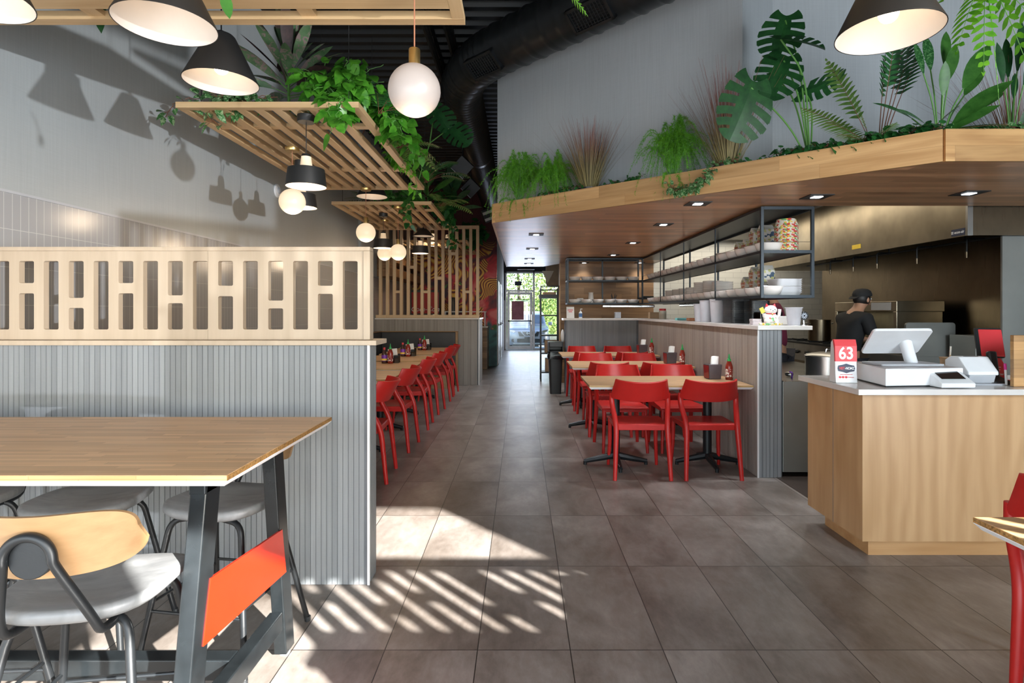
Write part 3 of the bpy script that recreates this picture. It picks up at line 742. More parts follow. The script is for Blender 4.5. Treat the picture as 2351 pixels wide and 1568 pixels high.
# its twin by the street window, right behind the viewer: it draws the barred sunlight on the floor
t = thing('slotted_screen', 'second slotted plywood screen on a low wall beside the street window', 'screen', (0, 0, 0))
YQ = .27; s2 = []; x = 1.075; i = 0
while x < 2.95:
    if not 1.98 < x < 2.1: s2.append((x, x + .0745, (1.43, 1.48) if i % 4 == 1 else ((1.36, 1.41) if i % 4 == 3 else None)))
    x += .1254; i += 1
slot_panel(1.01, 3.05, 1.226, 1.672, YQ, YQ + .032, s2, 1.277, 1.621).build('panel', M['birch'], t, smooth=False)
MB().bx(1.0, 3.06, YQ - .012, YQ + .055, 1.672, 1.692).build('top_rail', M['birch'], t, smooth=False)
struct(MB().bx(1.01, 3.05, .19, .34, 0, 1.2).build('wall_window_divider', M['rib_x'], smooth=False))
struct(MB().bx(1.0, 3.06, .16, .37, 1.2, 1.226).build('trim_9', M['birch'], smooth=False))
# tall lattice on the booth end
YL = 10.50
t = thing('timber_lattice', 'tall pale timber lattice with short cross pieces on the booth end wall', 'screen', (0, 0, 0))
xs = [ax(1100 - 15.93 * k, YL) for k in range(15)]
zl0, zl1 = 1.243, az(518, YL)
for k, x in enumerate(xs): MB().bx(x - .055, x, YL - .02, YL + .05, zl0 + .055, zl1 - .06).build('slat', M['lattice'], t, smooth=False, bevel=.003)
MB().bx(XL + .01, xs[0], YL - .022, YL + .052, zl0, zl0 + .055).build('bottom_rail', M['lattice'], t, smooth=False, bevel=.003)
MB().bx(XL + .01, xs[0], YL - .022, YL + .052, zl1 - .06, zl1).build('top_rail', M['lattice'], t, smooth=False, bevel=.003)
for px, p0, p1 in ((944, 610, 617), (1008, 635, 642), (1040, 579, 586), (912, 667, 673), (976, 667, 673), (1072, 667, 673)):
    x = min(xs, key=lambda q: abs(q - ax(px + 7, YL)))
    MB().bx(x - .135, x - .05, YL - .015, YL + .045, az(p1, YL), az(p0, YL)).build('cross_piece', M['lattice'], t, smooth=False, bevel=.003)
# ================================================================== FURNITURE
def make_chair(label):
    t = thing('dining_chair', label, 'chair', group='red dining chairs')
    def back(u, v):
        a = u * 2 - 1
        hw = 0.238 - 0.020 * v
        c = 1 - abs(a) ** 2.4
        low = 0.655 - 0.012 * c if v < .5 else 0
        z = 0.652 - 0.014 * (1 - a * a) + v * (0.162 + 0.004 * (1 - a * a))
        yy = -0.115 - 0.115 * c - v * (0.075 + 0.015 * c)
        edge = 1 - 0.10 * v * (abs(a) ** 8)
        return (a * hw * edge, yy, z)
    MB().grid(back, 22, 6, 0.017).build('backrest', M['red_plastic'], t, bevel=.004, angle=50)
    def seat(u, v):
        a = u * 2 - 1
        return (a * (0.205 + 0.022 * v), -0.205 + 0.43 * v, 0.446 - 0.010 * (1 - a * a) * math.sin(PI * min(1, v * 1.15)) - 0.012 * max(0, v - .85) * 6)
    mb = MB(); mb.grid(seat, 12, 10, -0.018)
    mb.bx(-.19, .19, -.207, -.185, .395, .440).bx(-.205, .205, .19, .215, .395, .430).bx(-.212, -.188, -.19, .20, .395, .435).bx(.188, .212, -.19, .20, .395, .435)
    mb.build('seat', M['red_plastic'], t, bevel=.004, angle=50)
    for s in (-1, 1):
        p = rpath([(s * .226, -.262, .0), (s * .206, -.214, .44), (s * .232, -.120, .60), (s * .232, -.122, .69)], .09, 6)
        rr = [.0165 + .006 * math.sin(PI * min(1, max(0, q.z / .9))) for q in p]
        MB().tube(p, rr, 10).build('leg', M['red_plastic'], t)
        p = [V((s * .214, .222, 0)), V((s * .203, .200, .22)), V((s * .200, .192, .43))]
        MB().tube(p, [.0135, .018, .021], 10).build('leg', M['red_plastic'], t)
    return t
chair0 = make_chair('x'); used = [False]
def chair(x, y, rz, label, group='red dining chairs'):
    if not used[0]:
        used[0] = True; chair0.location = (x, y, 0); chair0.rotation_euler = (0, 0, rz); chair0['label'] = label; chair0['group'] = group; return chair0
    return dup(chair0, (x, y, 0), rz, label, group)
g = 'red chairs at the tables by the kitchen wall'
T = [('nearest', 4.71, 5.41), ('middle', 6.28, 7.02), ('farthest', 7.87, 8.60)]
for i, (w, y0, y1) in enumerate(T):
    for x, side in ((.99 - .015 * i, 'aisle side'), (1.555 - .01 * i, 'wall side')):
        chair(x, y0 - .14 + .262, R(-1 if side == 'aisle side' else 1), 'red plastic chair, near side of the %s kitchen-wall table, %s' % (w, side), g)
        chair(x + .01, y1 + .52 - .262 if i < 2 else y1 + .50 - .262, PI + R(1.5), 'red plastic chair, far side of the %s kitchen-wall table, %s' % (w, side), g)
g = 'red chairs along the booth bench'
for y, rz, w in ((4.69, 3, 'first, nearest the divider'), (5.70, -2, 'second from the divider'), (6.73, 2, 'third from the divider'), (7.71, -3, 'fourth from the divider'), (8.80, 1, 'fifth from the divider'), (9.42, -2, 'last, beside the lattice wall')):
    chair(-1.085 - .262 + .01, y, R(90 + rz), 'red plastic chair of the booth row, %s' % w, g)
chair(-1.33, 3.72, R(92), 'red plastic chair mostly hidden behind the slotted screen divider', g)
chair(2.0, 1.96, R(-40), 'sunlit red plastic chair at the right edge, by the corner table', 'red chair in the right corner')

def table_top(x0, x1, y0, y1, z, parent, long_axis='x'):
    ed = .012
    MB().bx(x0, x1, y0, y1, z - .016, z).build('tabletop', M['butcher'], parent, smooth=False, bevel=.0015)
    mb = MB(); mb.m = 0
    mb.bx(x0 - .001, x1 + .001, y0 - .0015, y0 + .002, z - .0155, z - .0015); mb.m = 1
    mb.bx(x1 - .002, x1 + .0015, y0, y1, z - .0155, z - .0015); mb.bx(x0 - .0015, x0 + .002, y0, y1, z - .0155, z - .0015)
    mb.build('wood_edge', [M['butcher_edge'], M['endgrain']], parent, smooth=False)
    vs = [(x0, y0, z - .018), (x1, y0, z - .018), (x1, y1, z - .018), (x0, y1, z - .018)]
    q = .014; vs += [(x0 + q, y0 + q, z - .034), (x1 - q, y0 + q, z - .034), (x1 - q, y1 - q, z - .034), (x0 + q, y1 - q, z - .034)]
    MB().add(vs, [(0, 3, 2, 1)][:0] + [(4, 7, 6, 5), (0, 1, 5, 4), (1, 2, 6, 5), (2, 3, 7, 6), (3, 0, 4, 7)]).bx(x0, x1, y0, y1, z - .018, z - .016).build('white_underside', M['white_edge'], parent, smooth=False)
def pedestal(x, y, parent, hx=.28, hy=.26, z=.71):
    MB().cyl((x, y, .06), (x, y, z), .038, n=20).lathe([(.05, 0), (.075, 0.0)], 4, Matrix.Translation((x, y, z))).bx(x - .12, x + .12, y - .12, y + .12, z - .006, z + .001).build('column', M['black_metal'], parent)
    mb = MB()
    for a in range(4):
        dx, dy = (hx, 0) if a % 2 == 0 else (0, hy)
        s = 1 if a < 2 else -1
        mb.tube([(x, y, .085), (x + s * dx * .4, y + s * dy * .4, .062), (x + s * dx, y + s * dy, .030)], [.034, .028, .019], 8)
        mb.cyl((x + s * dx * .97, y + s * dy * .97, 0), (x + s * dx * .97, y + s * dy * .97, .03), .016, n=10)
    mb.build('foot', M['black_metal'], parent)
for w, y0, y1 in T:
    cx, cy = 1.245, (y0 + y1) / 2
    t = thing('dining_table', 'butcher block table, %s of the three along the kitchen half wall' % w, 'table', (cx, cy, 0), 0, 'tables along the kitchen half wall')
    table_top(-.675, .690, y0 - cy, y1 - cy, .75, t)
    pedestal(-.40, 0, t); pedestal(.42, 0, t)
for y0, y1, w in ((4.15, 4.94, 'nearest the divider'), (5.13, 5.90, 'second from the divider'), (6.10, 6.92, 'third from the divider'), (7.07, 7.90, 'fourth from the divider'), (8.14, 9.62, 'longest one, beside the lattice')):
    cy = (y0 + y1) / 2
    t = thing('dining_table', 'butcher block booth table, %s' % w, 'table', (-1.62, cy, 0), 0, 'tables along the booth bench')
    table_top(-.42, .43, y0 - cy, y1 - cy, .75, t)
    pedestal(0, 0, t, .26, .26)
# booth bench in an L along the left wall and the lattice wall
t = thing('booth_bench', 'charcoal vinyl booth bench with timber trim running round two walls', 'bench', (-2.45, 6.5, 0))
MB().bx(-.24, .42, -3.4, 3.93, 0, .38).bx(.42, 1.22, 3.48, 3.93, 0, .38).build('base', wood('bench_plinth', (0.36, 0.25, 0.13), (0.52, 0.38, 0.22), 1, 30), t, smooth=False)
MB().bx(-.1, .45, -3.4, 3.93, .38, .47).bx(.45, 1.25, 3.46, 3.93, .38, .47).build('seat', M['bench'], t, smooth=False, bevel=.025, seg=3)
MB().bx(-.235, -.11, -3.4, 3.93, .45, .985).build('backrest', M['bench'], t, smooth=False, bevel=.02, seg=3)
MB().bx(-.11, 1.25, 3.88, 3.975, .45, .985).build('backrest', M['bench'], t, smooth=False, bevel=.02, seg=3)
MB().bx(-.24, -.10, -3.4, 3.97, .985, 1.0).bx(-.1, 1.29, 3.87, 3.978, .985, 1.0).bx(1.25, 1.29, 3.87, 3.978, 0, .985).build('timber_trim', M['oak'], t, smooth=False, bevel=.003)

# bar table in the left foreground
t = thing('bar_table', 'high butcher block table on black steel trestle legs with orange plate', 'table', (-1.7, 2.0, 0))
X0, Y0 = -1.7, 2.0
table_top(-1.05, .88, 1.578 - Y0, 2.45 - Y0, .912, t)
def bar4(p0, p1, wx, wy):
    p0, p1 = V(p0), V(p1); h = [(-wx / 2, -wy / 2), (wx / 2, -wy / 2), (wx / 2, wy / 2), (-wx / 2, wy / 2)]
    return MB().add([p0 + V((a, b, 0)) for a, b in h] + [p1 + V((a, b, 0)) for a, b in h], [(0, 3, 2, 1), (4, 5, 6, 7), (0, 1, 5, 4), (1, 2, 6, 5), (2, 3, 7, 6), (3, 0, 4, 7)])
for xx in (-.950, -2.55):
    for s, yt, yb in ((-1, 1.712, 1.575), (1, 2.16, 2.275)):
        bar4((xx - X0, yb - Y0, .012), (xx - X0, yt - Y0, .876), .05, .08).build('leg', M['black_gloss'], t, smooth=False, bevel=.004)
        MB().cyl((xx - X0, yb - Y0, 0), (xx - X0, yb - Y0, .014), .022).build('foot', M['grey_plastic'], t)
    MB().bx(xx - X0 - .025, xx - X0 + .025, 1.66 - Y0, 2.20 - Y0, .13, .20).build('cross_bar', M['black_gloss'], t, smooth=False, bevel=.004)
    MB().bx(xx - X0 - .025, xx - X0 + .025, 1.66 - Y0, 2.20 - Y0, .83, .878).build('top_bar', M['black_gloss'], t, smooth=False, bevel=.004)
MB().bx(-2.52 - X0, -.975 - X0, 1.895 - Y0, 1.955 - Y0, .13, .20).build('long_rail', M['black_gloss'], t, smooth=False, bevel=.004)
pl = [(1.645, .395), (2.225, .345), (2.19, .525), (1.685, .575)]
mb = MB(); vs = [(-.930 - X0, y - Y0, z) for y, z in pl] + [(-.922 - X0, y - Y0, z) for y, z in pl]
mb.add(vs, [(0, 3, 2, 1), (4, 5, 6, 7), (0, 1, 5, 4), (1, 2, 6, 5), (2, 3, 7, 6), (3, 0, 4, 7)]).build('orange_plate', M['orange_red'], t, smooth=False)

def make_stool(label):
    # seat centre at the origin, front towards +y; two crossing tube frames, plywood back held by a loop with a round boss
    t = thing('bar_stool', label, 'stool', group='bar stools round the high table')
    H = .605
    out = []
    for k in range(40):
        a = 2 * PI * k / 40; c, s = math.cos(a), math.sin(a)
        e = (abs(c) ** 3.2 + abs(s) ** 3.2) ** (-1 / 3.2)
        w = .205 + .012 * s; out.append((w * e * c, .185 * e * s))
    mb = MB(); rings = [(.80, -.030), (.93, -.028), (.99, -.016), (1.0, -.004), (.985, .006), (.93, .010), (.6, .002), (.25, -.003), (.001, -.004)]
    vs = []; fs = []
    for r, z in rings:
        for x, y in out: vs.append((x * r, y * r, H + z + .06 * (x * r) ** 2 * 3 + (-.10 * max(0, y * r - .10))))
    n = len(out)
    for i in range(len(rings) - 1):
        for k in range(n): fs.append((i * n + k, i * n + (k + 1) % n, (i + 1) * n + (k + 1) % n, (i + 1) * n + k))
    fs.append(tuple(reversed(range(n))))
    mb.add(vs, fs).build('seat', M['leather'], t, angle=60)
    def bk(u, v):
        a = math.sin(PI / 2 * (u * 2 - 1))
        e = (1 - abs(a) ** 4.0) ** .27
        z = .800 + (v - .5) * .165 * max(.30, e)
        return (a * .200, -.235 + .085 * a * a - .045 * (v - .5), z)
    b = MB().grid(bk, 40, 8, .012, (0, -1, 0)).build('backrest', M['oak'], t, angle=40)
    MB().cyl((0, -.243, .780), (0, -.262, .780), .048, n=28).build('boss', M['black_metal'], b, bevel=.003)
    # back loop: out from under the seat, up, round the boss and down again
    lo = [V((-.10, .04, H - .045)), V((-.110, -.175, H - .055)), V((-.106, -.205, H + .0)), V((-.054, -.268, .770))]
    top = [V((.054 * -math.cos(PI * k / 12), -.270, .783 + .054 * math.sin(PI * k / 12))) for k in range(13)]
    hi = [V((-p.x, p.y, p.z)) for p in reversed(lo)]
    MB().tube(rpath(lo + top + hi, .06, 5), .0115, 10).build('back_loop', M['black_metal'], t)
    for sx in (-1, 1):                                   # front leg and rear leg of one side share an upper bend
        MB().tube(rpath([(sx * .03, .10, H - .045), (sx * .150, .13, H - .05), (sx * .225, .215, .012)], .05), .0115, 10).build('leg', M['black_metal'], t)
        MB().tube(rpath([(sx * .03, -.08, H - .045), (sx * .140, -.11, H - .05), (sx * .220, -.225, .012)], .05), .0115, 10).build('leg', M['black_metal'], t)
        for yy in (.215, -.225): MB().cyl((sx * .2235, yy * 1.0, 0), (sx * .2235, yy, .02), .013, n=10).build('rubber_foot', M['black_plastic'], t)
    def at(z, sx, f):
        k = (.555 - z) / .543
        return V((sx * (.150 + .075 * k), .13 + .085 * k, z)) if f else V((sx * (.140 + .080 * k), -.11 - .115 * k, z))
    for p, q in ((at(.22, -1, 1), at(.22, 1, 1)), (at(.27, -1, 0), at(.27, 1, 0)), (at(.25, -1, 0), at(.25, -1, 1)), (at(.25, 1, 0), at(.25, 1, 1))):
        MB().tube([p, q], .006, 8).build('foot_rail', M['black_metal'], t)
    return t
st = make_stool('bar stool with oak back and black boss, nearest the viewer')
st.location = (-1.20, 1.60, 0); st.rotation_euler = (0, 0, R(8))
dup(st, (-1.20, 2.32, 0), R(171), 'grey-seated bar stool on the wall side of the high table, right one')
dup(st, (-1.76, 2.32, 0), R(188), 'grey-seated bar stool on the wall side of the high table, middle one')
dup(st, (-2.32, 2.32, 0), R(180), 'bar stool on the wall side of the high table, cut by the left edge')
dup(st, (-1.70, 1.62, 0), R(4), 'bar stool beside the nearest one, mostly beyond the left edge')
# corner table at the right edge
t = thing('dining_table', 'table corner with sun stripes at the right edge of the room', 'table', (1.72, 1.32, 0))
table_top(-.38, .23, -.36, .357, .76, t)
pedestal(-.08, 0, t, .22, .26, .72)

# ================================================================== SERVICE COUNTER
t = thing('service_counter', 'maple veneered till counter with recessed plinth and white stone top', 'counter', (3.0, 3.3, 0))
def rel(x, y): return (x - 3.0, y - 3.3)
MB().prism([rel(1.87, 3.10), rel(5.2, 3.10), rel(5.2, 3.69), rel(1.87, 3.69)], .108, .918).build('body', M['maple'], t, smooth=False)
MB().prism([rel(1.95, 3.18), rel(5.2, 3.18), rel(5.2, 3.63), rel(1.95, 3.63)], 0, .108).build('plinth', wood('maple_plinth', (0.42, 0.22, 0.085), (0.56, 0.33, 0.15), 0, 20, 0.38, figure=0.7), t, smooth=False)
MB().prism([rel(1.81, 3.035), rel(5.2, 3.035), rel(5.2, 3.72), rel(1.81, 3.70)], .918, .95).build('stone_top', M['quartz'], t, smooth=False, bevel=.003)
MB().bx(*[q for q in (1.869 - 3.0, 1.8705 - 3.0)], 3.3905 - 3.3, 3.3935 - 3.3, .108, .918).build('panel_joint', M['groove'], t, smooth=False)
t = thing('display_riser', 'boarded timber riser standing on the till counter at the right edge', 'riser', (2.99, 3.25, .951))
MB().bx(-.265, .6, -.12, -.095, 0, .285).build('body', M['riser'], t, smooth=False, bevel=.002)
# ================================================================== HANGING TIMBER PANELS
ZP = 2.68
def panel(x0, x1, y0, y1, label, along='y', nsl=8, bars=(), zt=.038):
    t = thing('hanging_slat_panel', label, 'ceiling panel', ((x0 + x1) / 2, (y0 + y1) / 2, ZP), 0, 'hanging plywood slat panels')
    w, d = (x1 - x0) / 2, (y1 - y0) / 2
    fr = .055
    a = M['ply_warm_x']; b = M['ply_warm']
    for s in (-1, 1):
        MB().bx(-w, w, s * d, s * (d - fr), 0, zt).build('frame_rail', a, t, smooth=False, bevel=.0015)
        MB().bx(s * w, s * (w - fr), -d + fr, d - fr, 0.0004, zt).build('frame_rail', b, t, smooth=False, bevel=.0015)
    if along == 'y':
        p = 2 * w / (nsl + 2)
        for k in range(nsl):
            x = -w + p * (k + 1) + p * .1
            MB().bx(x, x + p * .52, -d + fr, d - fr, .0008, zt).build('slat', b, t, smooth=False, bevel=.0015)
        for y in bars: MB().bx(-w + fr, w - fr, y - (y0 + y1) / 2 - .035, y - (y0 + y1) / 2 + .035, .012, zt - .002).build('cross_bar', a, t, smooth=False)
    else:
        p = 2 * d / (nsl + 2)
        for k in range(nsl):
            y = -d + p * (k + 1) + p * .1
            MB().bx(-w + fr, w - fr, y, y + p * .78, .0008, zt).build('slat', a, t, smooth=False, bevel=.0015)
        for x in bars: MB().bx(x - (x0 + x1) / 2 - .035, x - (x0 + x1) / 2 + .035, -d + fr, d - fr, .012, zt - .002).build('cross_bar', b, t, smooth=False)
    for sx in (-1, 1):
        for sy in (-1, 1):
            MB().tube([(sx * (w - .1), sy * (d - .12), zt), (sx * (w - .1), sy * (d - .12), ZC - ZP)], .0025, 6).build('suspension_cable', M['black_cord'], t)
    return t
panel(-2.6, -.255, 1.38, 2.595, 'slatted plywood panel nearest the viewer, hung over the high table', 'x', 8, (-1.9, -.95))
panel(-2.225, -1.045, 3.645, 6.13, 'slatted plywood panel in the middle, globe and drum lamps beneath it', 'y', 8, (4.09, 5.34))
panel(-2.33, -1.10, 6.96, 9.17, 'slatted plywood panel farther back, just before the lattice', 'y', 8, (7.5, 8.5))
panel(-2.35, -1.02, 10.75, 13.2, 'slatted plywood panel farthest back, behind the lattice', 'y', 8, (11.4, 12.5))
panel(.30, 2.75, 1.05, 2.30, 'slatted plywood panel above the right foreground, over the cone lamp', 'x', 8, (1.1, 2.0))

# ================================================================== PENDANT LAMPS
def globe(x, y, z, label, mat='globe', r=.102, top=ZP, power=5):
    t = thing('globe_pendant', label, 'pendant lamp', (x, y, z), 0, 'opal globe pendants')
    MB().ball((0, 0, 0), r, 32, 20).build('globe', M[mat], t, angle=80)
    MB().lathe([(.001, r + .062), (.021, r + .062), (.023, r + .058), (.023, r - .006), (.001, r - .006)], 20).build('brass_cap', M['brass'], t)
    MB().tube([(0, 0, r + .06), (0, 0, top - z - .02)], .0028, 8).build('cord', M['copper_cord'], t)
    MB().lathe([(.001, top - z - .028), (.052, top - z - .028), (.055, top - z - .024), (.055, top - z), (.001, top - z)], 24).build('canopy', M['brass'], t)
    lamp('globe_pendant_light', 'POINT', (x, y, z - r - .04), power, (1, .76, .52), shadow_soft_size=.09)
    return t
def drum(x, y, z, label, top=ZP, power=2.2):                     # z: rim of the drum
    t = thing('drum_pendant', label, 'pendant lamp', (x, y, z), 0, 'black drum pendants')
    h = .118
    MB().lathe([(.118, h), (.1315, .002), (.1315, 0), (.129, 0), (.1155, h - .003), (.03, h - .003)], 40).lathe([(.001, h + .001), (.118, h)], 40).build('drum_shade', M['black_matte'], t)
    MB().lathe([(.1288, .001), (.1150, h - .005), (.02, h - .005)], 40).build('shade_lining', M['shade_white'], t)
    MB().lathe([(.042, h), (.032, h + .085), (.001, h + .087)], 24).build('neck', M['neck_glow'], t)
    MB().lathe([(.033, h + .083), (.028, h + .10), (.012, h + .105), (.001, h + .106)], 20).build('neck_cap', M['black_matte'], t)
    MB().ball((0, 0, h * .55), .028, 16, 10).build('bulb', M['bulb'], t)
    MB().tube([(0, 0, h + .10), (0, 0, top - z - .02)], .003, 8).build('cord', M['black_cord'], t)
    MB().lathe([(.001, top - z - .045), (.055, top - z - .045), (.058, top - z - .04), (.058, top - z), (.001, top - z)], 28).build('canopy', M['black_matte'], t)
    lamp('drum_pendant_light', 'POINT', (x, y, z + .02), power, (1, .76, .52), shadow_soft_size=.03)
    return t
def cone(x, y, z, label, top=ZC, r=.165, h=.215, bulb=True, power=0.16):
    t = thing('cone_pendant', label, 'pendant lamp', (x, y, z), 0, 'black cone pendants')
    rt = .062
    MB().lathe([(.001, h + .012), (rt - .01, h + .010), (rt, h), (r, .003), (r, 0), (r - .0025, 0), (rt - .004, h - .004), (.001, h - .004)], 48).build('cone_shade', M['black_matte'], t, angle=50)
    MB().lathe([(r - .003, .0008), (rt - .005, h - .006), (.001, h - .006)], 48).build('shade_lining', M['shade_white'], t, angle=60)
    if bulb: MB().ball((0, 0, .070), .032, 20, 12).cyl((0, 0, .095), (0, 0, h - .005), .018).build('bulb', M['bulb'], t)
    else: MB().lathe([(.001, h - .05), (.085, h - .05), (.088, h - .045), (.088, h - .012)], 32).build('diffuser', M['bulb_disc'], t)
    MB().cyl((0, 0, h), (0, 0, h + .03), .02, .012).build('cord_grip', M['black_matte'], t)
    MB().tube([(0, 0, h + .02), (0, 0, top - z)], .0032, 8).build('cord', M['black_cord'], t)
    lamp('cone_pendant_light', 'POINT', (x, y, z + .028), power, (1, .80, .60), shadow_soft_size=.03)
    return t
M['bulb_disc'] = emit('lit_disc', (1.0, 0.82, 0.62), 1.0)
globe(-.425, 2.26, az(208, 2.26), 'large pale globe pendant on a copper cord, nearest the viewer', 'globe_pale', .1035, ZP, 3)
globe(ax(671, 4.55), 4.55, az(463, 4.55), 'lit globe pendant directly below the nearest drum lamp')
globe(ax(840, 6.04), 6.04, az(534, 6.04), 'lit globe pendant hung from the far edge of the middle panel')
globe(ax(914, 7.12), 7.12, az(579, 7.12), 'lit globe pendant right of the black drum, before the lattice')
globe(ax(883, 8.15), 8.15, az(582, 8.15), 'lit globe pendant half hidden below a drum lamp near the lattice')
globe(ax(993, 11.2), 11.2, az(548, 11.2), 'lit globe pendant glowing behind the lattice slats', power=14)
drum(ax(703, 3.80), 3.80, az(429, 3.80), 'black drum pendant with glowing neck, nearest one under the middle panel')
drum(ax(692, 4.95), 4.95, az(477, 4.95), 'black drum pendant half hidden behind the lit globe')
drum(ax(880, 7.6), 7.6, az(570, 7.6), 'black drum pendant left of two globes near the lattice')
drum(ax(965, 9.0), 9.0, az(582, 9.0), 'black drum pendant below a cone lamp in front of the lattice')
drum(ax(1027, 11.5), 11.5, az(562, 11.5), 'black drum pendant seen through the lattice')
cone(ax(381, 2.0), 2.0, az(58, 2.0), 'black cone pendant with glowing disc inside, high at the left', ZP, bulb=False)
cone(ax(508, 2.68), 2.68, az(190, 2.68), 'black cone pendant with bare bulb, behind the nearest panel')
cone(ax(2040, 1.95), 1.95, az(78, 1.95), 'black cone pendant with bare bulb at the upper right', ZP)
cone(ax(-75, 1.75), 1.75, az(-5, 1.75), 'black cone pendant cut off by the upper left corner', ZP)
cone(ax(854, 6.45), 6.45, az(452, 6.45), 'black cone pendant beyond the middle panel', ZC, .172)
cone(ax(972, 8.75), 8.75, az(543, 8.75), 'black cone pendant hung close above a drum lamp at the lattice', ZP, .165, .11)
cone(.15, 17.0, az(619, 17.0), 'dark cone pendant far down the corridor before the rear door', ZC, .26, .16)
# recessed square spots in the soffit: black plate, small lit window
def spot(x, y, s, label, e=5):
    t = thing('soffit_spotlight', label, 'ceiling light', (x, y, ZS), 0, 'square black spotlights in the boarded soffit')
    MB().bx(-s, s, -s, s, -.006, 0).build('plate', M['black_matte'], t, smooth=False)
    MB().bx(-s * .36, s * .36, -s * .36, s * .36, -.009, -.006).build('led_panel', M['led'], t, smooth=False)
    lamp('soffit_spot_light', 'SPOT', (x, y, ZS - .03), e * 7, (.93, .96, 1), (0, 0, -1), spot_size=R(110), spot_blend=.7, shadow_soft_size=.04)
def soffit_at(px, py):
    y = (ZS - CH) * FPX / (CY - py); return ax(px, y), y
nm = ['over the left end of the till counter', 'at the front right corner of the canopy', 'first of the diagonal row, below the monstera', 'second of the diagonal row', 'third of the diagonal row', 'fourth of the diagonal row', 'left one over the back shelf', 'right one over the back shelf',
      'nearest of the row above the aisle', 'second of the row above the aisle', 'third of the row above the aisle', 'last of the row above the aisle']
for (px, py), n_, e_ in zip(((1875, 451), (2225, 443), (1602, 467), (1523, 515), (1453, 557), (1408, 585), (1341, 603), (1468, 603), (1231, 538), (1222, 571), (1216, 594), (1214, 605)), nm, (5, 5, 5, 5, 5, 3, 1, 1, 5, 5, 5, 5)):
    x, y = soffit_at(px, py); spot(x, y, .088 + .006 * (y < 5), 'square black soffit spotlight, ' + n_, e_)

# ================================================================== DUCT AND TRACK LIGHTS
t = thing('air_duct', 'black spiral duct turning below the roof beside the grey wall', 'duct', (0, 0, 0))
e0 = V((2.0, 3.335, 3.95)); el = V((-.70, 6.08, 3.95)); far = V((-.70, 13.6, 3.95))
path = rpath([e0, el, far], .75, 10)
full = []
for i in range(len(path) - 1):
    a, b = path[i], path[i + 1]; k = max(1, int((b - a).length / .028))
    for q in range(k): full.append(a.lerp(b, q / k))
full.append(path[-1])
mb = MB(); rad = []; acc = 0
for i, p in enumerate(full):
    if i: acc += (p - full[i - 1]).length
    near = p.y < 5.6 and p.x > -.3
    per = .22 if near else .085
    rad.append(.232 + (.010 if (acc % per) < .028 else 0))
mb.tube(full, rad, 32)
mb.build('duct_tube', M['duct_black'], t, angle=60)
dv = (el - e0).normalized()
for k, (dist, nm_) in enumerate(((1.90, 'register'), (3.22, 'register'))):
    c = e0 + dv * dist; side = V((-dv.y, dv.x, 0)); dn = (V((-.10, -.75, -.70))); dn = (dn - dv * dn.dot(dv)).normalized(); s2 = dv.cross(dn).normalized()
    Mx = Matrix((( dv.x, s2.x, dn.x, c.x), (dv.y, s2.y, dn.y, c.y), (dv.z, s2.z, dn.z, c.z), (0, 0, 0, 1)))
    mb = MB(); hw, hh, z0, z1 = .20, .105, .12, .262
    for a, b, cc, d in ((-hw, hw, -hh, -hh + .022), (-hw, hw, hh - .022, hh), (-hw, -hw + .022, -hh, hh), (hw - .022, hw, -hh, hh)):
        mb.add([(a, cc, z0), (b, cc, z0), (b, d, z0), (a, d, z0), (a, cc, z1), (b, cc, z1), (b, d, z1), (a, d, z1)], [(0, 3, 2, 1), (4, 5, 6, 7), (0, 1, 5, 4), (1, 2, 6, 5), (2, 3, 7, 6), (3, 0, 4, 7)], Mx)
    bx_ = mb.build('register', M['duct_black'], t, smooth=False)
    mb = MB()
    for q in range(12):
        u = -hw + .03 + q * (2 * hw - .06) / 11; mb.tube([Mx @ V((u, -hh + .02, z1 - .012)), Mx @ V((u, hh - .02, z1 - .012))], .004, 5)
    for q in range(7):
        u = -hh + .03 + q * (2 * hh - .06) / 6; mb.tube([Mx @ V((-hw + .02, u, z1 - .016)), Mx @ V((hw - .02, u, z1 - .016))], .004, 5)
    mb.build('grille', M['duct_black'], bx_)
def boxlight(px, py, y, s, rot, label, louv=False):
    t = thing('box_spotlight', label, 'ceiling light', (ax(px, y), y, az(py, y)), 0, 'black box lights beside the duct')
    t.rotation_euler = rot
    MB().box((0, 0, 0), (s, s * .5, s)).build('housing', M['black_metal'], t, smooth=False, bevel=.006)
    if louv:
        for k in (-.28, .22): MB().box((0, -s * .27, k * s), (s * .98, .02, s * .2)).build('white_panel', M['grey_plastic'], t, smooth=False)
    else: MB().box((0, 0, -s * .505), (s * .96, s * .46, .012)).build('lens', M['grey_plastic'], t, smooth=False)
    o = MB().tube([(0, 0, 0), (0, 0, .01)], .008, 6).build('bracket', M['black_metal'], t)
    zz = ZC - az(py, y); inv = Euler(rot).to_matrix().inverted() @ V((0, 0, zz))
    o.data = MB().tube([(0, 0, 0), inv], .008, 6).build('bracket_mesh', M['black_metal']).data
    bpy.data.objects.remove(bpy.data.objects['bracket_mesh'])
boxlight(1062, 383, 8.0, .23, (R(25), R(40), R(20)), 'upper of two tilted black box lights left of the duct')
boxlight(1081, 431, 9.2, .23, (R(25), R(42), R(20)), 'lower of two tilted black box lights left of the duct')
boxlight(1123, 493, 10.4, .24, (R(10), R(-22), R(10)), 'black box light with two pale panels by the canopy corner', True)
t = thing('wall_sensor', 'small round white sensor on the left wall behind the lit globe', 'sensor', (XL + .001, 6.26, 2.70)); t.rotation_euler = (0, R(90), 0)
MB().lathe([(.075, 0), (.072, .014), (.05, .022), (.001, .022)], 28).build('base', M['white_plastic'], t); MB().lathe([(.035, .02), (.03, .04), (.001, .046)], 24).build('dome', M['grey_plastic'], t)
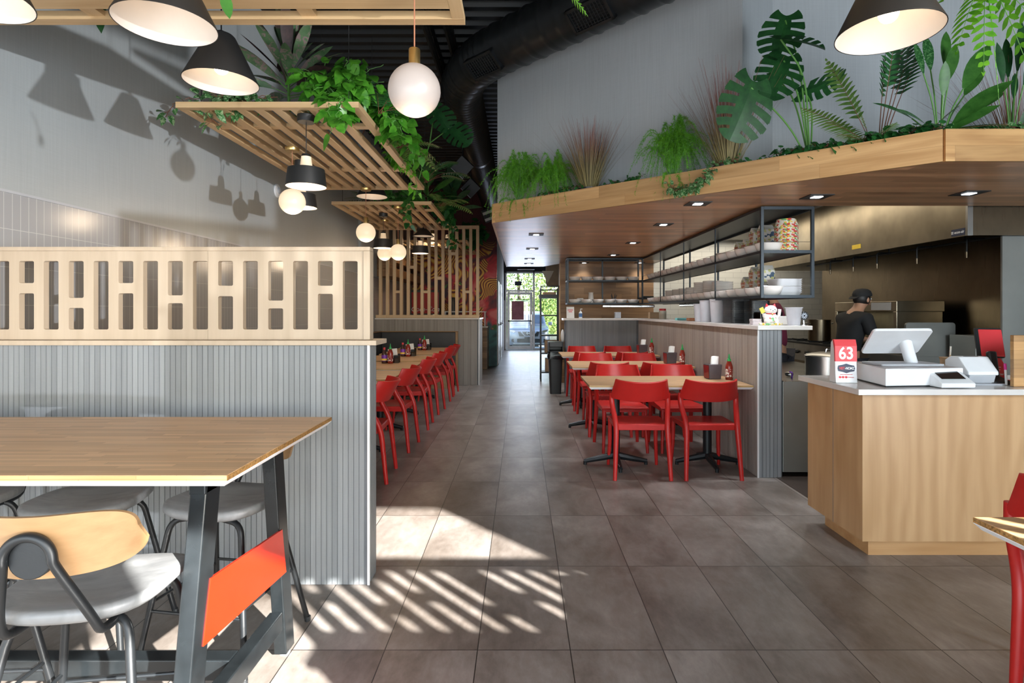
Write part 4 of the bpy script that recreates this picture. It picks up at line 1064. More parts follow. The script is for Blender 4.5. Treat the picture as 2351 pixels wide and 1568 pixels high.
# ================================================================== PLANTS
rnd = random.Random(11)
def U(a, b): return rnd.uniform(a, b)
def plant(name, label, cat, loc, stems, leaves, smat, lmat, pot=None, group='greenery'):
    t = thing(name, label, cat, loc, 0, group)
    if pot: MB().lathe([(.001, 0), (pot * .85, 0), (pot, pot * .9), (pot * .92, pot * .9), (pot * .85, pot * .7), (.001, pot * .7)], 22).build('pot', M['black_plastic'], t)
    if stems is not None and stems.v: stems.build('stems', M[smat], t)
    if leaves is not None and leaves.v: leaves.build('leaves', M[lmat], t)
    return t
def frond(lv, stm, base, d, L, W, droop=.45, n=15, stalk=.25, r=.0028, kind='pinna', segs=3, pw=.30):
    base = V(base); d = V(d).normalized(); pts = []
    for i in range(n + 1):
        s = i / n; pts.append(base + d * (L * s) - V((0, 0, 1)) * (droop * L * s * s))
    stm.tube(pts, [r * (1 - .7 * i / n) for i in range(n + 1)], 5)
    side0 = d.cross(V((0, 0, 1)))
    if side0.length < .1: side0 = d.orthogonal()
    side0.normalize()
    for i in range(1, n + 1):
        s = i / n
        if s < stalk: continue
        q = (s - stalk) / (1 - stalk)
        w = W * (math.sin(PI * (q * .80 + .17)) ** .8) * (1 if q < .92 else .6)
        t = (pts[i] - pts[i - 1]).normalized(); nn = side0.cross(t).normalized()
        for sg in (-1, 1):
            lv.leaf(pts[i], side0 * sg + t * .45, nn, w, L / n * pw * 2.1, kind, .18, segs, .1)
def fern(loc, n, L, W, label, up=.6, az0=0, span=360, lmat='leaf_fern', smat='stem_brown', droop=.5, stalk=.25, nn=15, name='fern', pot=None, group='greenery'):
    lv, sm = MB(), MB()
    for k in range(n):
        a = R(az0 + span * (k + U(-.3, .3)) / n); u = up * U(.6, 1.35)
        frond(lv, sm, (U(-.02, .02), U(-.02, .02), .02), (math.cos(a), math.sin(a), u), L * U(.75, 1.15), W * U(.85, 1.15), droop * U(.7, 1.3), nn, stalk)
    return plant(name, label, 'plant', loc, sm, lv, smat, lmat, pot, group)
def vine(lv, sm, pts, nleaf, size, kind='heart', spread=.05, segs=3, r=.0022):
    pts = [V(p) for p in pts]; fine = []
    for i in range(len(pts) - 1):
        for q in range(6): fine.append(pts[i].lerp(pts[i + 1], q / 6) + V((U(-.01, .01), U(-.01, .01), U(-.01, .01))))
    fine.append(pts[-1]); sm.tube(fine, r, 5)
    for k in range(nleaf):
        p = fine[rnd.randrange(len(fine))]
        d = V((U(-1, 1), U(-1, .7), U(-.7, .6))).normalized()
        st = p + d * U(.01, spread); sm.tube([p, st], r * .6, 4)
        lv.leaf(st, (d + V((0, -.3, -.5))).normalized(), V((U(-.4, .4), -.8, U(.3, .9))), size * U(.6, 1.25), size * U(.55, .95), kind, U(.1, .5), segs, .12)
def bush(loc, label, nv, reach, size, nleaf, drop=(), lmat='leaf_pothos', name='pothos', smat='stem_green', up=.3, kind='heart', zs=1.0, group='greenery', cat='plant', segs=4):
    lv, sm = MB(), MB()
    for k in range(nv):
        a = U(0, 2 * PI); rr = U(.3, 1) * reach[0]
        tip = V((rr * math.cos(a), U(.3, 1) * reach[1] * math.sin(a), U(.25, 1) * up))
        vine(lv, sm, [(U(-.1, .1) * reach[0], 0, .02), tip * .5 + V((0, 0, up * .3)), tip], nleaf, size, kind, .05, segs)
    for pts, nl in drop: vine(lv, sm, pts, nl, size, kind, .05, segs)
    return plant(name, label, cat, loc, sm, lv, smat, lmat, None, group)
def sword(loc, label, n, L, W, h, lmat='leaf_cordy', name='cordyline', spread=1.0, droop=.35, pot=None, smat='stem_green', second=None, group='greenery'):
    lv, sm, l2 = MB(), MB(), MB()
    sm.tube([(0, 0, 0), (U(-.01, .01), 0, h)], [.012, .007], 7)
    for k in range(n):
        s = k / n; a = k * 2.4 + U(-.2, .2); z = h * (.35 + .65 * s); e = (1.0 - s) * .9 * spread + .15
        d = V((math.cos(a) * e, math.sin(a) * e * .8, .35 + s))
        b = V((0, 0, z)); k2 = d.normalized() * L * .22
        sm.tube([b, b + k2], .003, 5)
        (l2 if second and k % 3 == 2 else lv).leaf(b + k2, d, V((math.cos(a), math.sin(a), .4)).cross(d).cross(d) * -1, L * U(.75, 1.1), W * U(.8, 1.15), 'lance', droop * U(.4, 1.4), 6, .18)
    t = plant(name, label, 'plant', loc, sm, lv, smat, lmat, pot, group)
    if l2.v: l2.build('dark_leaves', M[second], t)
    return t
def grass(loc, label, n=230, L=.46, sp=.42, pot=.075):
    t = thing('ornamental_grass', label, 'plant', loc, 0, 'red tipped grasses on the canopy')
    MB().lathe([(.001, 0), (pot * .86, 0), (pot, pot * .75), (pot * .93, pot * .75), (pot * .85, pot * .6), (.001, pot * .6)], 24).build('pot', M['black_plastic'], t)
    mb = MB()
    for k in range(n):
        a = U(0, 2 * PI); rr = math.sqrt(U(0, 1)); b = V((math.cos(a) * rr * pot * .7, math.sin(a) * rr * pot * .7, pot * .55))
        lean = rr * sp * U(.4, 1.25) * (.38 if math.cos(a) * .644 + math.sin(a) * .765 > .25 else 1); d = V((math.cos(a) * lean, math.sin(a) * lean * .75, 1)).normalized()
        ll = L * U(.55, 1.08); w = .0026
        sd = V((math.cos(a + 1.5), math.sin(a + 1.5), 0)); P = []
        for i in range(5):
            q = i / 4; c = b + d * (ll * q) + V((math.cos(a), math.sin(a), -.35)) * (lean * ll * .22 * q * q); P += [c - sd * w * (1 - .8 * q), c + sd * w * (1 - .8 * q)]
        mb.add(P, [(2 * i, 2 * i + 1, 2 * i + 3, 2 * i + 2) for i in range(4)])
    mb.build('blades', M['grass'], t)
    return t
def plume(loc, label, n, Rr, h, drop=()):
    # feathery asparagus-fern clump: arching stems set with fine needles
    t = thing('asparagus_fern', label, 'plant', loc, 0, 'feathery ferns on the canopy')
    lv, sm = MB(), MB()
    def stem(pts):
        fine = []
        for i in range(17):
            q = i / 16; fine.append(pts[0] * (1 - q) ** 2 + pts[1] * 2 * q * (1 - q) + pts[2] * q * q)
        sm.tube(fine, [.0018 * (1 - .7 * i / 16) for i in range(17)], 4)
        for i in range(2, 17):
            tt = (fine[i] - fine[i - 1]).normalized()
            for k in range(13):
                a = U(0, 2 * PI); o = tt.orthogonal().normalized(); o2 = tt.cross(o)
                d = (o * math.cos(a) + o2 * math.sin(a) + tt * U(.5, 1.3)).normalized(); ll = U(.018, .042) * (1.25 - .6 * i / 16)
                p = fine[i - 1].lerp(fine[i], U(0, 1)); sd = d.cross(V((U(-1, 1), U(-1, 1), U(-1, 1)))).normalized() * .0016
                lv.add([p - sd, p + sd, p + d * ll], [(0, 1, 2)])
    for k in range(n):
        a = U(0, 2 * PI); rr = U(.25, 1) * Rr; hz = h * U(.75, 1.1) * (1.15 - .45 * rr / Rr); e = V((rr * math.cos(a), rr * math.sin(a) * .8, 0))
        stem([V((U(-.02, .02), U(-.02, .02), .02)), e * .55 + V((0, 0, hz * 1.45)), e * 1.15 + V((0, 0, hz * (U(-.30, .5) if e.x * .644 + e.y * .765 < -.06 else U(.1, .6))))])
    for x, y, z in drop: stem([V((x * .3, 0, .05)), V((x * .8, y * .8, .10)), V((x, y, z))])
    sm.build('stems', M['stem_green'], t); lv.build('needles', M['leaf_asp'], t, smooth=False)
    return t
def monleaf(lv, c, d, nrm, L, W):
    c = V(c); d = V(d).normalized(); nrm = V(nrm); sd = d.cross(nrm).normalized(); up = sd.cross(d).normalized()
    N = 42
    def P(s, q):                                  # s along the rib 0..1, q out to the edge
        w = W * .5 * (math.sin(PI * (.10 + .86 * s ** .85)) ** .72)
        return c + d * (L * (s - .12 + .9 * q * q * (s - .15) * (1 - s))) + sd * (w * q) + up * (.12 * w * abs(q) - .16 * L * s * s) 
    for sg in (-1, 1):
        for i in range(N):
            s0, s1 = i / N, (i + 1) / N
            ph = i % 7; lim = (1.0, 1.0, 1.0, 1.0, .97, .34, .34)[ph] if 2 < i < N - 4 else 1.0
            Q = [0, .17, .34] + ([.6, .85, lim] if lim > .5 else [])
            for a, b in zip(Q[:-1], Q[1:]):
                f = [P(s0, sg * a), P(s0, sg * b), P(s1, sg * b), P(s1, sg * a)]
                lv.add(f, [(0, 1, 2, 3)] if sg > 0 else [(3, 2, 1, 0)])
def ledge(px, back=.1, dz=.0):                    # a spot on the canopy ledge: picture column, metres behind the fascia
    a = (px - CX) / FPX; t = (5.83 * a + .278) / (.765 + .644 * a)
    if a * 3.44 > FC.x: return V((a * (3.44 + back), 3.44 + back, ZT - .05 + dz))
    p = F0 + Fd * t; p = p + V((.644, .765, 0)) * back; return V((p.x, p.y, ZT - .05 + dz))
def lz(px, py, back=.1):                          # that spot, its height read off the picture row
    p = ledge(px, back); return V((p.x, p.y, az(py, p.y)))
# --- on the canopy, left to right
plume(ledge(1185, .05), 'leftmost feathery asparagus fern at the end of the canopy', 110, .34, .60, [(-.10, -.14, -.10), (.05, -.17, -.13), (.13, -.13, -.04), (-.2, -.08, .02)])
plume(ledge(1262, .07), 'feathery asparagus fern between the leftmost one and the red grass', 85, .27, .52)
grass(ledge(1333, .14), 'red tipped grass in black pot, leftmost of three on the canopy', 420, .64, .72, .11)
plume(ledge(1537, .05), 'feathery asparagus fern in the middle of the canopy, trailing over the fascia', 110, .33, .60, [(-.12, -.16, -.07), (.02, -.17, -.12), (.10, -.15, -.08), (.05, -.16, -.16)])
grass(ledge(1652, .16), 'tall red tipped grass in black pot, behind the big split leaf', 420, .76, .62, .115)
grass(ledge(2335, .95), 'red tipped grass at the right end, behind dark leaves', 240, .90, .8, .11)
def ivy(p0, p1, n, label, size=.05, lmat='leaf_ivy', sag=None, back=.04, nl=9, name='ivy_garland'):
    lv, sm = MB(), MB(); o = lz(p0[0], p0[1], back)
    for s in range(n):
        q0, q1 = s / n, (s + 1) / n
        def at(q, jy=0):
            px = p0[0] + (p1[0] - p0[0]) * q; py = p0[1] + (p1[1] - p0[1]) * q - (math.sin(PI * q) * sag if sag else 0)
            return lz(px, py + jy, back - (.07 if sag else 0)) - o
        vine(lv, sm, [at(q0), at((q0 + q1) / 2, U(-5, 5)), at(q1)], nl, size, 'heart', .04, 3)
    return plant(name, label, 'plant', o, sm, lv, 'stem_brown', lmat, None, 'ivy along the canopy edge')
ivy((1240, 447), (1335, 424), 6, 'dark ivy along the canopy edge below the first red grass', .035, back=.03)
ivy((1368, 428), (1470, 405), 5, 'ivy garland on the canopy edge between grass and middle fern', .045)
ivy((1545, 430), (1645, 385), 9, 'variegated ivy looping over the fascia right of the middle fern', .045, 'leaf_var', -24, .0, 10)
ivy((1630, 378), (1690, 367), 4, 'variegated ivy in front of the second grass pot', .04, 'leaf_var')
ivy((1700, 380), (1775, 362), 5, 'ivy with bare twigs on the canopy edge below the monstera leaf', .045)
ivy((1775, 352), (1960, 325), 14, 'dark ivy garland running along the canopy edge to the right', .05, 'leaf_ivy', None, .03, 10)
ivy((1950, 325), (2160, 292), 16, 'dense dark ivy before the brown stemmed fern', .055, 'leaf_ivy', None, .05, 10)
ivy((2250, 300), (2351, 290), 8, 'small pale green succulent cuttings at the right end of the canopy', .05, 'leaf_var', None, .05, 9, 'succulent')
# monstera
b = ledge(1845, .18); lv, sm = MB(), MB(); yb = b.y
for px, py, dy, d, nr, L, W in ((1795, 75, .10, (-.35, -.2, -1), (-.4, -1, .2), .36, .32), (1828, 92, -.12, (1, -.4, -.25), (.1, -.55, .8), .34, .34), (1790, 165, .0, (-.45, -.35, -.9), (-.2, -1, .35), .38, .33),
                           (1712, 240, -.25, (-.35, -.1, -1), (.25, -1, .15), .42, .40), (1880, 200, .05, (1, -.2, .25), (.1, -.4, -.9), .34, .26), (1768, 190, .22, (-.8, .1, -.3), (0, -.8, .5), .22, .2)):
    y = yb + dy; c = V((ax(px, y), y, az(py, y))) - b
    monleaf(lv, c - V(d).normalized() * L * .30, d, nr, L, W)
    mid = V((c.x * .35, c.y * .4, c.z * .75)); sm.tube(rpath([(0, 0, 0), mid, c - V(d).normalized() * L * .30], .2, 6), [.008] * 2 + [.0065] * 4 + [.005] * 2 if False else .006, 7)
plant('monstera', 'large dark monstera with split leaves on long green stalks', 'plant', b, sm, lv, 'stem_green', 'leaf_dark', .05)
# ferns and broad leaves to the right
b = ledge(1992, .16); lv, sm = MB(), MB()
for tx, ty, dy, W in ((1888, 135, -.05, .12), (1838, 265, -.12, .12), (1895, 300, -.22, .10), (1950, 215, .1, .08), (2130, 305, -.15, .07), (2060, 300, -.2, .07), (1925, 330, -.2, .08)):
    y = b.y + dy; c = V((ax(tx, y), y, az(ty, y))) - b; L = c.length * 1.05
    frond(lv, sm, (0, 0, .06), c + V((0, 0, .15 * L)), L, W, .16, 20, .28)
plant('fern', 'light green fern with brown stalks in the middle of the right canopy', 'plant', b, sm, lv, 'stem_brown', 'leaf_fern')
b = ledge(1995, .34); lv, sm = MB(), MB()
for tx, ty, dy, W in ((2075, 75, .0, .13), (2050, 90, -.1, .13), (2098, 120, .1, .11), (2030, 130, .0, .12), (2085, 100, .05, .12)):
    y = b.y + dy; c = V((ax(tx, y), y, az(ty, y))) - b; L = c.length
    frond(lv, sm, (0, 0, .0), c, L * 1.15, W, .12, 22, .55, .0045)
plant('fern', 'tall dark fern on long brown stalks below the cone lamp', 'plant', b, sm, lv, 'stem_brown', 'leaf_fern_dark')
def broad(px, back, tips, label, lmat, name, Wf=.22, kind='lance', smat='stem_green', pot=.05):
    b = ledge(px, back); lv, sm = MB(), MB()
    for tx, ty, dy, L, fr in tips:
        y = b.y + dy; c = V((ax(tx, y), y, az(ty, y))) - b
        d = (c - V((0, 0, .12))).normalized(); base = c - d * L * fr
        sm.tube(rpath([(0, 0, 0), V((base.x * .35, base.y * .4, base.z * .6)), base], .15, 5), .0045, 6)
        lv.leaf(base, d, V((U(-.3, .3), -.7, .7)), L, L * Wf, kind, .16, 7, .16)
    return plant(name, label, 'plant', b, sm, lv, smat, lmat, pot)
broad(2145, .35, [(2012, 225, 0, .30, .9), (2062, 240, -.1, .28, .9), (2060, 285, -.1, .26, .9), (2125, 75, .1, .30, .9), (2100, 90, 0, .26, .9), (2070, 290, -.2, .24, .9)], 'patterned aglaonema with narrow spotted leaves below the cone lamp', 'leaf_aglo', 'aglaonema')
broad(2148, .40, [(2172, 65, .1, .30, .9), (2192, 95, .0, .28, .9), (2270, 85, .0, .40, .95), (2320, 165, -.15, .44, .95), (2300, 195, .1, .40, .95), (2290, 225, -.1, .36, .95), (2310, 275, -.2, .40, .95), (2170, 135, -.1, .25, .9), (2255, 150, .1, .3, .9)], 'broad leaved bright green plant right of the patterned one', 'leaf_mid', 'broadleaf_plant', .26)
broad(2322, .55, [(2290, 90, 0, .34, .9), (2310, 80, .1, .36, .9), (2345, 40, 0, .42, .9), (2375, 70, -.1, .40, .9), (2330, 160, .2, .3, .9), (2390, 200, -.1, .36, .9)], 'dark sword leaved plant at the right end of the canopy', 'leaf_dark', 'dracaena', .17)
b = ledge(2120, .12); lv, sm = MB(), MB()
for tx, ty, dy, W in ((2300, 322, -.20, .10), (2215, 262, -.05, .07)):
    y = b.y + dy; c = V((ax(tx, y), y, az(ty, y))) - b; frond(lv, sm, (0, 0, .05), c + V((0, 0, .12)), c.length * 1.12, W, .22, 24, .35)
plant('fern', 'dark fern frond drooping over the corner of the fascia', 'plant', b, sm, lv, 'stem_brown', 'leaf_fern_dark')
# --- on the hanging panels
Z1 = ZP + .04
sword((ax(664, 3.98), 3.98, Z1), 'grey green and pink cordyline on the middle panel', 36, .44, .075, .40, 'leaf_cordy', 'cordyline', 1.2, .3, .022, 'stem_green', 'leaf_purple')
bush((-1.93, 3.80, Z1), 'variegated creeper at the left corner of the middle panel', 16, (.33, .14), .06, 9, [([(-.2, -.05, .03), (-.33, -.12, 0), (-.36, -.15, -.10)], 10), ([(-.05, -.1, .0), (-.12, -.1, -.06), (-.10, .05, -.12)], 8)], 'leaf_var', 'creeper', 'stem_brown', .16)
bush((ax(790, 3.86), 3.86, Z1), 'bright green pothos spilling over the front of the middle panel', 26, (.34, .22), .095, 11,
     [([(-.05, -.15, .05), (-.03, -.24, -.02), (0, -.25, -.20)], 16), ([(.05, -.15, .05), (.05, -.24, .0), (.02, -.25, -.14)], 14)], 'leaf_pothos', 'pothos', 'stem_green', .36)
bush((ax(880, 4.2), 4.25, Z1), 'lighter green pothos trailing down the right edge of the middle panel', 18, (.14, .40), .085, 10,
     [([(.05, -.2, .05), (.17, -.22, .0), (.18, -.22, -.16)], 14), ([(.08, .2, .05), (.17, .2, .0), (.18, .2, -.20)], 14), ([(.08, .5, .05), (.18, .5, .0), (.18, .55, -.16)], 12)], 'leaf_pothos', 'pothos', 'stem_green', .26)
fern((-1.30, 4.55, Z1), 7, .62, .10, 'tall dark fern on brown stalks behind the cordyline', 2.6, -60, 300, 'leaf_fern_dark', 'stem_brown', .25, .5, 18)
fern((ax(700, 4.05), 4.05, Z1), 8, .34, .06, 'small grey green fern low beside the cordyline', .55, 0, 360, 'leaf_fern', 'stem_brown', .3, .2, 14)
fern((ax(868, 4.0), 4.05, Z1 + .04), 8, .38, .085, 'dark fern reaching right behind the large globe lamp', .7, -80, 200, 'leaf_fern_dark', 'stem_brown', .4, .2, 15)
fern((ax(905, 4.6), 4.75, Z1), 9, .40, .085, 'pale green fern hanging over the right edge of the middle panel', .35, -100, 220, 'leaf_fern', 'stem_brown', .6, .15, 15)
bush((-1.14, 5.3, Z1), 'lacy bright green maidenhair on the right edge of the middle panel', 20, (.12, .48), .045, 14, [([(.03, -.1, .03), (.11, -.1, 0), (.13, -.1, -.2)], 22), ([(.03, .1, .03), (.11, .15, 0), (.13, .2, -.22)], 22)], 'leaf_bright', 'maidenhair_fern', 'stem_green', .18, 'pinna')
fern((ax(975, 6.0), 6.05, Z1), 9, .60, .10, 'dark fern with arching fronds at the far corner of the middle panel', .9, -110, 260, 'leaf_fern_dark', 'stem_brown', .45, .35, 18)
fern((-1.22, 5.75, Z1), 5, .55, .08, 'upright dark fern at the far end of the middle panel', 1.9, 0, 360, 'leaf_fern_dark', 'stem_brown', .25, .3, 16)
lv, sm = MB(), MB(); b = V((-.95, 5.9, Z1 + .2))
for c, d, nr in (((.05, 0, .55), (.7, -.2, -.9), (.3, -1, .3)), ((.2, 0, .35), (.8, -.3, -.6), (.2, -1, .3))):
    monleaf(lv, c, d, nr, .32, .30); sm.tube([(-.12, 0, -.2), (0, 0, .2), c], .006, 6)
plant('monstera', 'monstera leaf hanging before the black duct, behind the globe lamp', 'plant', b, sm, lv, 'stem_green', 'leaf_dark')
sword((-1.25, 7.6, Z1), 'dark green dracaena on the farther panel', 18, .42, .10, .34, 'leaf_mid', 'dracaena', 1.1, .3)
sword((-1.05, 8.7, Z1), 'tall dark leafy plant at the far right of the farther panel', 18, .45, .12, .5, 'leaf_dark', 'dracaena', 1.0, .25)
bush((-1.5, 7.2, Z1), 'mixed green creeper along the front of the farther panel', 20, (.55, .25), .075, 9, [([(.1, -.2, .05), (.12, -.3, -.05), (.10, -.3, -.18)], 9)], 'leaf_mid', 'creeper', 'stem_green', .22)
bush((-1.12, 8.3, Z1), 'dense dark creeper on the right edge of the farther panel', 26, (.22, .85), .085, 10, [([(.1, -.2, .05), (.12, -.2, -.05), (.10, -.2, -.3)], 12), ([(-.35, -.9, .0), (-.35, -.95, -.1), (-.33, -.95, -.24)], 9), ([(.05, .5, .0), (.08, .5, -.1), (.1, .5, -.34)], 12)], 'leaf_ivy', 'creeper', 'stem_green', .30)
fern((-1.05, 7.4, Z1), 9, .5, .10, 'mid green fern drooping over the right edge of the farther panel', .7, -100, 260, 'leaf_fern', 'stem_brown', .55, .25, 16)
fern((-1.9, 7.1, Z1), 7, .4, .06, 'low dark fern on the left half of the farther panel', .4, -170, 160, 'leaf_fern_dark', 'stem_brown', .3, .2, 14)
bush((-1.0, 11.6, Z1), 'dense dark greenery on the farthest panel behind the lattice', 30, (.4, 1.0), .12, 9, [], 'leaf_ivy', 'creeper', 'stem_green', .5)
lv, sm = MB(), MB(); lv.leaf((0, 0, -.02), (.1, 0, -1), (.3, -1, 0), .16, .06, 'heart', 0, 6, .2); sm.tube([(-.1, -.05, .10), (-.02, 0, .05), (0, 0, -.02)], .003, 6)
plant('pothos', 'single dark heart leaf hanging at the top left', 'plant', (ax(225, 2.62), 2.62, az(-12, 2.62)), sm, lv, 'stem_green', 'leaf_dark')
lv, sm = MB(), MB(); lv.leaf((0, 0, -.0), (.22, 0, -1), (.5, -1, 0), .07, .026, 'lance', 0, 6, .2); sm.tube([(-.1, .05, .10), (-.02, 0, .05), (0, 0, 0)], .003, 6)
plant('cordyline', 'single green lance leaf hanging beside the upper left cone lamp', 'plant', (ax(513, 1.36), 1.36, az(-22, 1.36)), sm, lv, 'stem_green', 'leaf_mid')
lv, sm = MB(), MB()
for tx, tz, W in ((-.08, -.24, .07), (.14, -.22, .07), (.02, -.36, .04), (-.02, -.28, .05), (.20, -.14, .06), (-.18, -.16, .05), (.10, -.30, .06)):
    frond(lv, sm, (0, 0, .06), (tx, -.02, tz + .12), math.hypot(tx, tz) * 1.05, W, .45, 12, .12, .0025, 'lance', 4, .42)
plant('fern', 'bright yellow green fern hanging at the upper right corner', 'plant', (ax(2262, 2.33), 2.33, az(-25, 2.33)), sm, lv, 'stem_green', 'leaf_bright')
lv, sm = MB(), MB(); frond(lv, sm, (0, 0, .04), (.8, -.02, -.6), .14, .04, .3, 10, .2); plant('fern', 'tip of a pale fern hanging over the duct at the top edge', 'plant', (ax(1285, 2.3), 2.3, az(-12, 2.3)), sm, lv, 'stem_green', 'leaf_bright')
# ================================================================== KITCHEN
def steelbox(mb, x0, x1, y0, y1, z0, z1): return mb.bx(x0, x1, y0, y1, z0, z1)
t = thing('exhaust_hood', 'long stainless exhaust hood over the kitchen range', 'hood', (4.4, 7.1, 2.03))
mb = MB(); mb.bx(-.51, -.49, -2.15, 2.2, 0, .69).bx(-.49, 1.3, 2.18, 2.2, 0, .69)
mb.bx(-.49, .62, -2.13, 2.18, .45, .47).build('canopy', M['steel_hood'], t, smooth=False)
MB().bx(-.465, 1.6, -2.17, -2.15, 0, .69).build('end_panel', M['steel_dark'], t, smooth=False)
MB().bx(-.512, -.465, -2.172, -2.148, -.002, .69).build('corner_trim', M['steel'], t, smooth=False)
MB().bx(-.5125, -.5105, -2.14, -1.985, .008, .070).build('maker_plate', M['navy'], t, smooth=False)
text('lettering', 'econ-air', .034, M['white_text'], t, (-.5135, -2.078, .04), (R(90), 0, R(-90)), bold=.0006)
mb = MB()
for a in range(4): mb.box((-.513, -1.998 - .009 * math.cos(a * PI / 2 + .78) , .040 + .009 * math.sin(a * PI / 2 + .78)), (.0012, .009, .009))
mb.build('emblem', M['white_text'], t, smooth=False)
MB().bx(-.5125, -.5105, -.62, -.45, .06, .11).build('yellow_sticker', M['yellow'], t, smooth=False)
tag(MB().bx(5.0, 5.04, 5.0, 9.4, .9, 2.48).build('steel_backsplash', M['steel_dark'], smooth=False), 'tall dark brown stainless splashback behind the range', 'splashback')
tag(MB().bx(4.235, 5.9, 4.98, 5.0, 0, 2.03).build('steel_side_panel', M['steel_dull'], smooth=False), 'tall stainless end panel beside the range at the right edge', 'panel')
t = thing('fire_suppression_pipe', 'dark fire suppression pipework with nozzles under the exhaust hood', 'pipe', (4.55, 7.0, 2.08))
MB().tube([(0, -1.7, 0), (0, 2.0, 0)], .013, 8).build('main_pipe', M['black_metal'], t)
for k, y in enumerate((-1.45, -.75, -.05, .45, 1.0)):
    y2 = y
    o = MB().tube(rpath([(0, y2, 0), (-.18, y2, 0), (-.18, y2, -.14)], .03), .010, 8).build('drop_pipe', M['black_metal'], t)
    MB().cyl((-.18, y2, -.19), (-.18, y2, -.13), .010, .014, 10).build('nozzle', M['steel_dark'], o)
for y in (-1.2, 0, 1.2): MB().tube([(0, y, 0), (0, y, .42)], .008, 6).build('hanger', M['black_metal'], t)
t = thing('gas_range', 'stainless gas range with black knobs below the hood', 'range', (4.5, 7.4, 0))
MB().bx(-.45, .45, -1.0, 1.6, .10, .90).build('body', M['steel'], t, smooth=False, bevel=.004)
MB().bx(-.47, .45, -1.0, 1.6, .90, .925).build('hob', M['black_metal'], t, smooth=False)
MB().bx(-.452, -.445, -.95, 1.55, .18, .66).build('oven_door', M['steel_dark'], t, smooth=False)
for k in range(9): MB().cyl((-.452, -.85 + k * .29, .78), (-.485, -.85 + k * .29, .78), .028, .022, 12).build('knob', M['black_plastic'], t)
mb = MB()
for k in range(7):
    for a in range(4): mb.box((-.2 + .0, -.8 + k * .36, .935), (.42, .012, .014), rz=a * PI / 4)
mb.build('burner_grate', M['black_metal'], t, smooth=False)
mb = MB()
for sx in (-.4, .4):
    for sy in (-.9, 1.5): mb.cyl((sx, sy, 0), (sx, sy, .1), .025)
mb.build('foot', M['black_metal'], t)
t = thing('salamander_grill', 'steel overshelf grill behind the cook in the black cap', 'grill', (4.55, 7.0, .925))
MB().bx(-.25, .3, -.52, .75, .44, .56).bx(-.25, .3, -.52, -.46, 0, .44).bx(-.25, .3, .70, .75, 0, .44).bx(.27, .3, -.52, .75, 0, .44).build('body', M['steel_hood'], t, smooth=False, bevel=.004)
MB().bx(-.253, -.25, -.42, -.05, .455, .545).build('label_plate', M['grey_plastic'], t, smooth=False)
def potmb(r, h): return MB().lathe([(.001, 0), (r, 0), (r, h), (r + .008, h), (r + .008, h - .006), (r - .004, h - .004), (r - .004, .006), (.001, .006)], 32)
t = thing('stock_pot', 'tall dark stock pot on the far end of the range', 'pot', (4.32, 8.2, .945))
potmb(.15, .30).build('body', M['steel_dark'], t)
for s in (-1, 1): MB().tube(rpath([(s * .15, -.05, .24), (s * .19, -.04, .25), (s * .19, .04, .25), (s * .15, .05, .24)], .02), .006, 6).build('handle', M['steel'], t)
t = thing('stock_pot', 'wide shiny stock pot with lid behind the number stand', 'pot', (2.72, 4.98, .795))
potmb(.20, .17).build('body', M['steel'], t)
l = MB().lathe([(.207, .17), (.207, .182), (.19, .195), (.10, .212), (.001, .216)], 36).build('lid', M['steel'], t)
MB().tube(rpath([(-.04, 0, .212), (-.035, 0, .24), (.035, 0, .24), (.04, 0, .212)], .01), .006, 6).build('lid_handle', M['chrome'], l)
t = thing('prep_table', 'stainless prep counter behind the end of the ribbed half wall', 'counter', (2.65, 5.5, 0))
MB().bx(-.49, .45, -.83, 1.2, .04, .79).build('body', M['steel_dull'], t, smooth=False, bevel=.004)
MB().bx(-.49, .47, -.835, 1.22, .79, .795).build('top', M['steel'], t, smooth=False)
t = thing('ladle', 'ladle with purple handle lying on the prep counter', 'ladle', (2.30, 4.80, .80))
MB().tube(rpath([(.02, .05, .0), (.0, 0, .05), (-.03, -.02, .055)], .02), .007, 8).build('handle', plain('purple_grip', (.18, .05, .38), .4), t)
MB().ball((.03, .12, .02), .035, 14, 8, (1, 1, .6)).build('bowl', M['steel'], t)
t = thing('prep_fridge', 'steel chest with raised flat lid behind the till screen', 'fridge', (4.05, 5.75, 0))
MB().bx(-.22, .25, -.15, .5, .05, .92).build('body', M['steel_dull'], t, smooth=False, bevel=.004)
MB().prism(rrect(-.235, .255, .92, 1.255, .03), -.005, .02, Matrix.Translation((0, -.12, 0)) @ Euler((R(90), 0, 0)).to_matrix().to_4x4()).build('lid', M['steel_dull'], t, smooth=False)
t = thing('steel_cabinet', 'steel cabinet with wire rail beside the end panel of the range', 'cabinet', (4.42, 5.35, 0))
MB().bx(-.22, .45, -.12, .2, .05, 1.14).build('body', M['steel_dull'], t, smooth=False, bevel=.004)
MB().tube([(-.18, -.14, 1.06), (.22, -.14, 1.03)], .005, 6).tube([(-.18, -.14, .99), (.22, -.14, .96)], .005, 6).tube([(-.15, -.14, 1.06), (-.17, -.14, .99), (-.12, -.14, .985), (-.14, -.14, 1.055), (.02, -.14, 1.045), (.0, -.14, .975), (.05, -.14, .972), (.03, -.14, 1.042)], .004, 6).build('wire_rail', M['brass'], t)

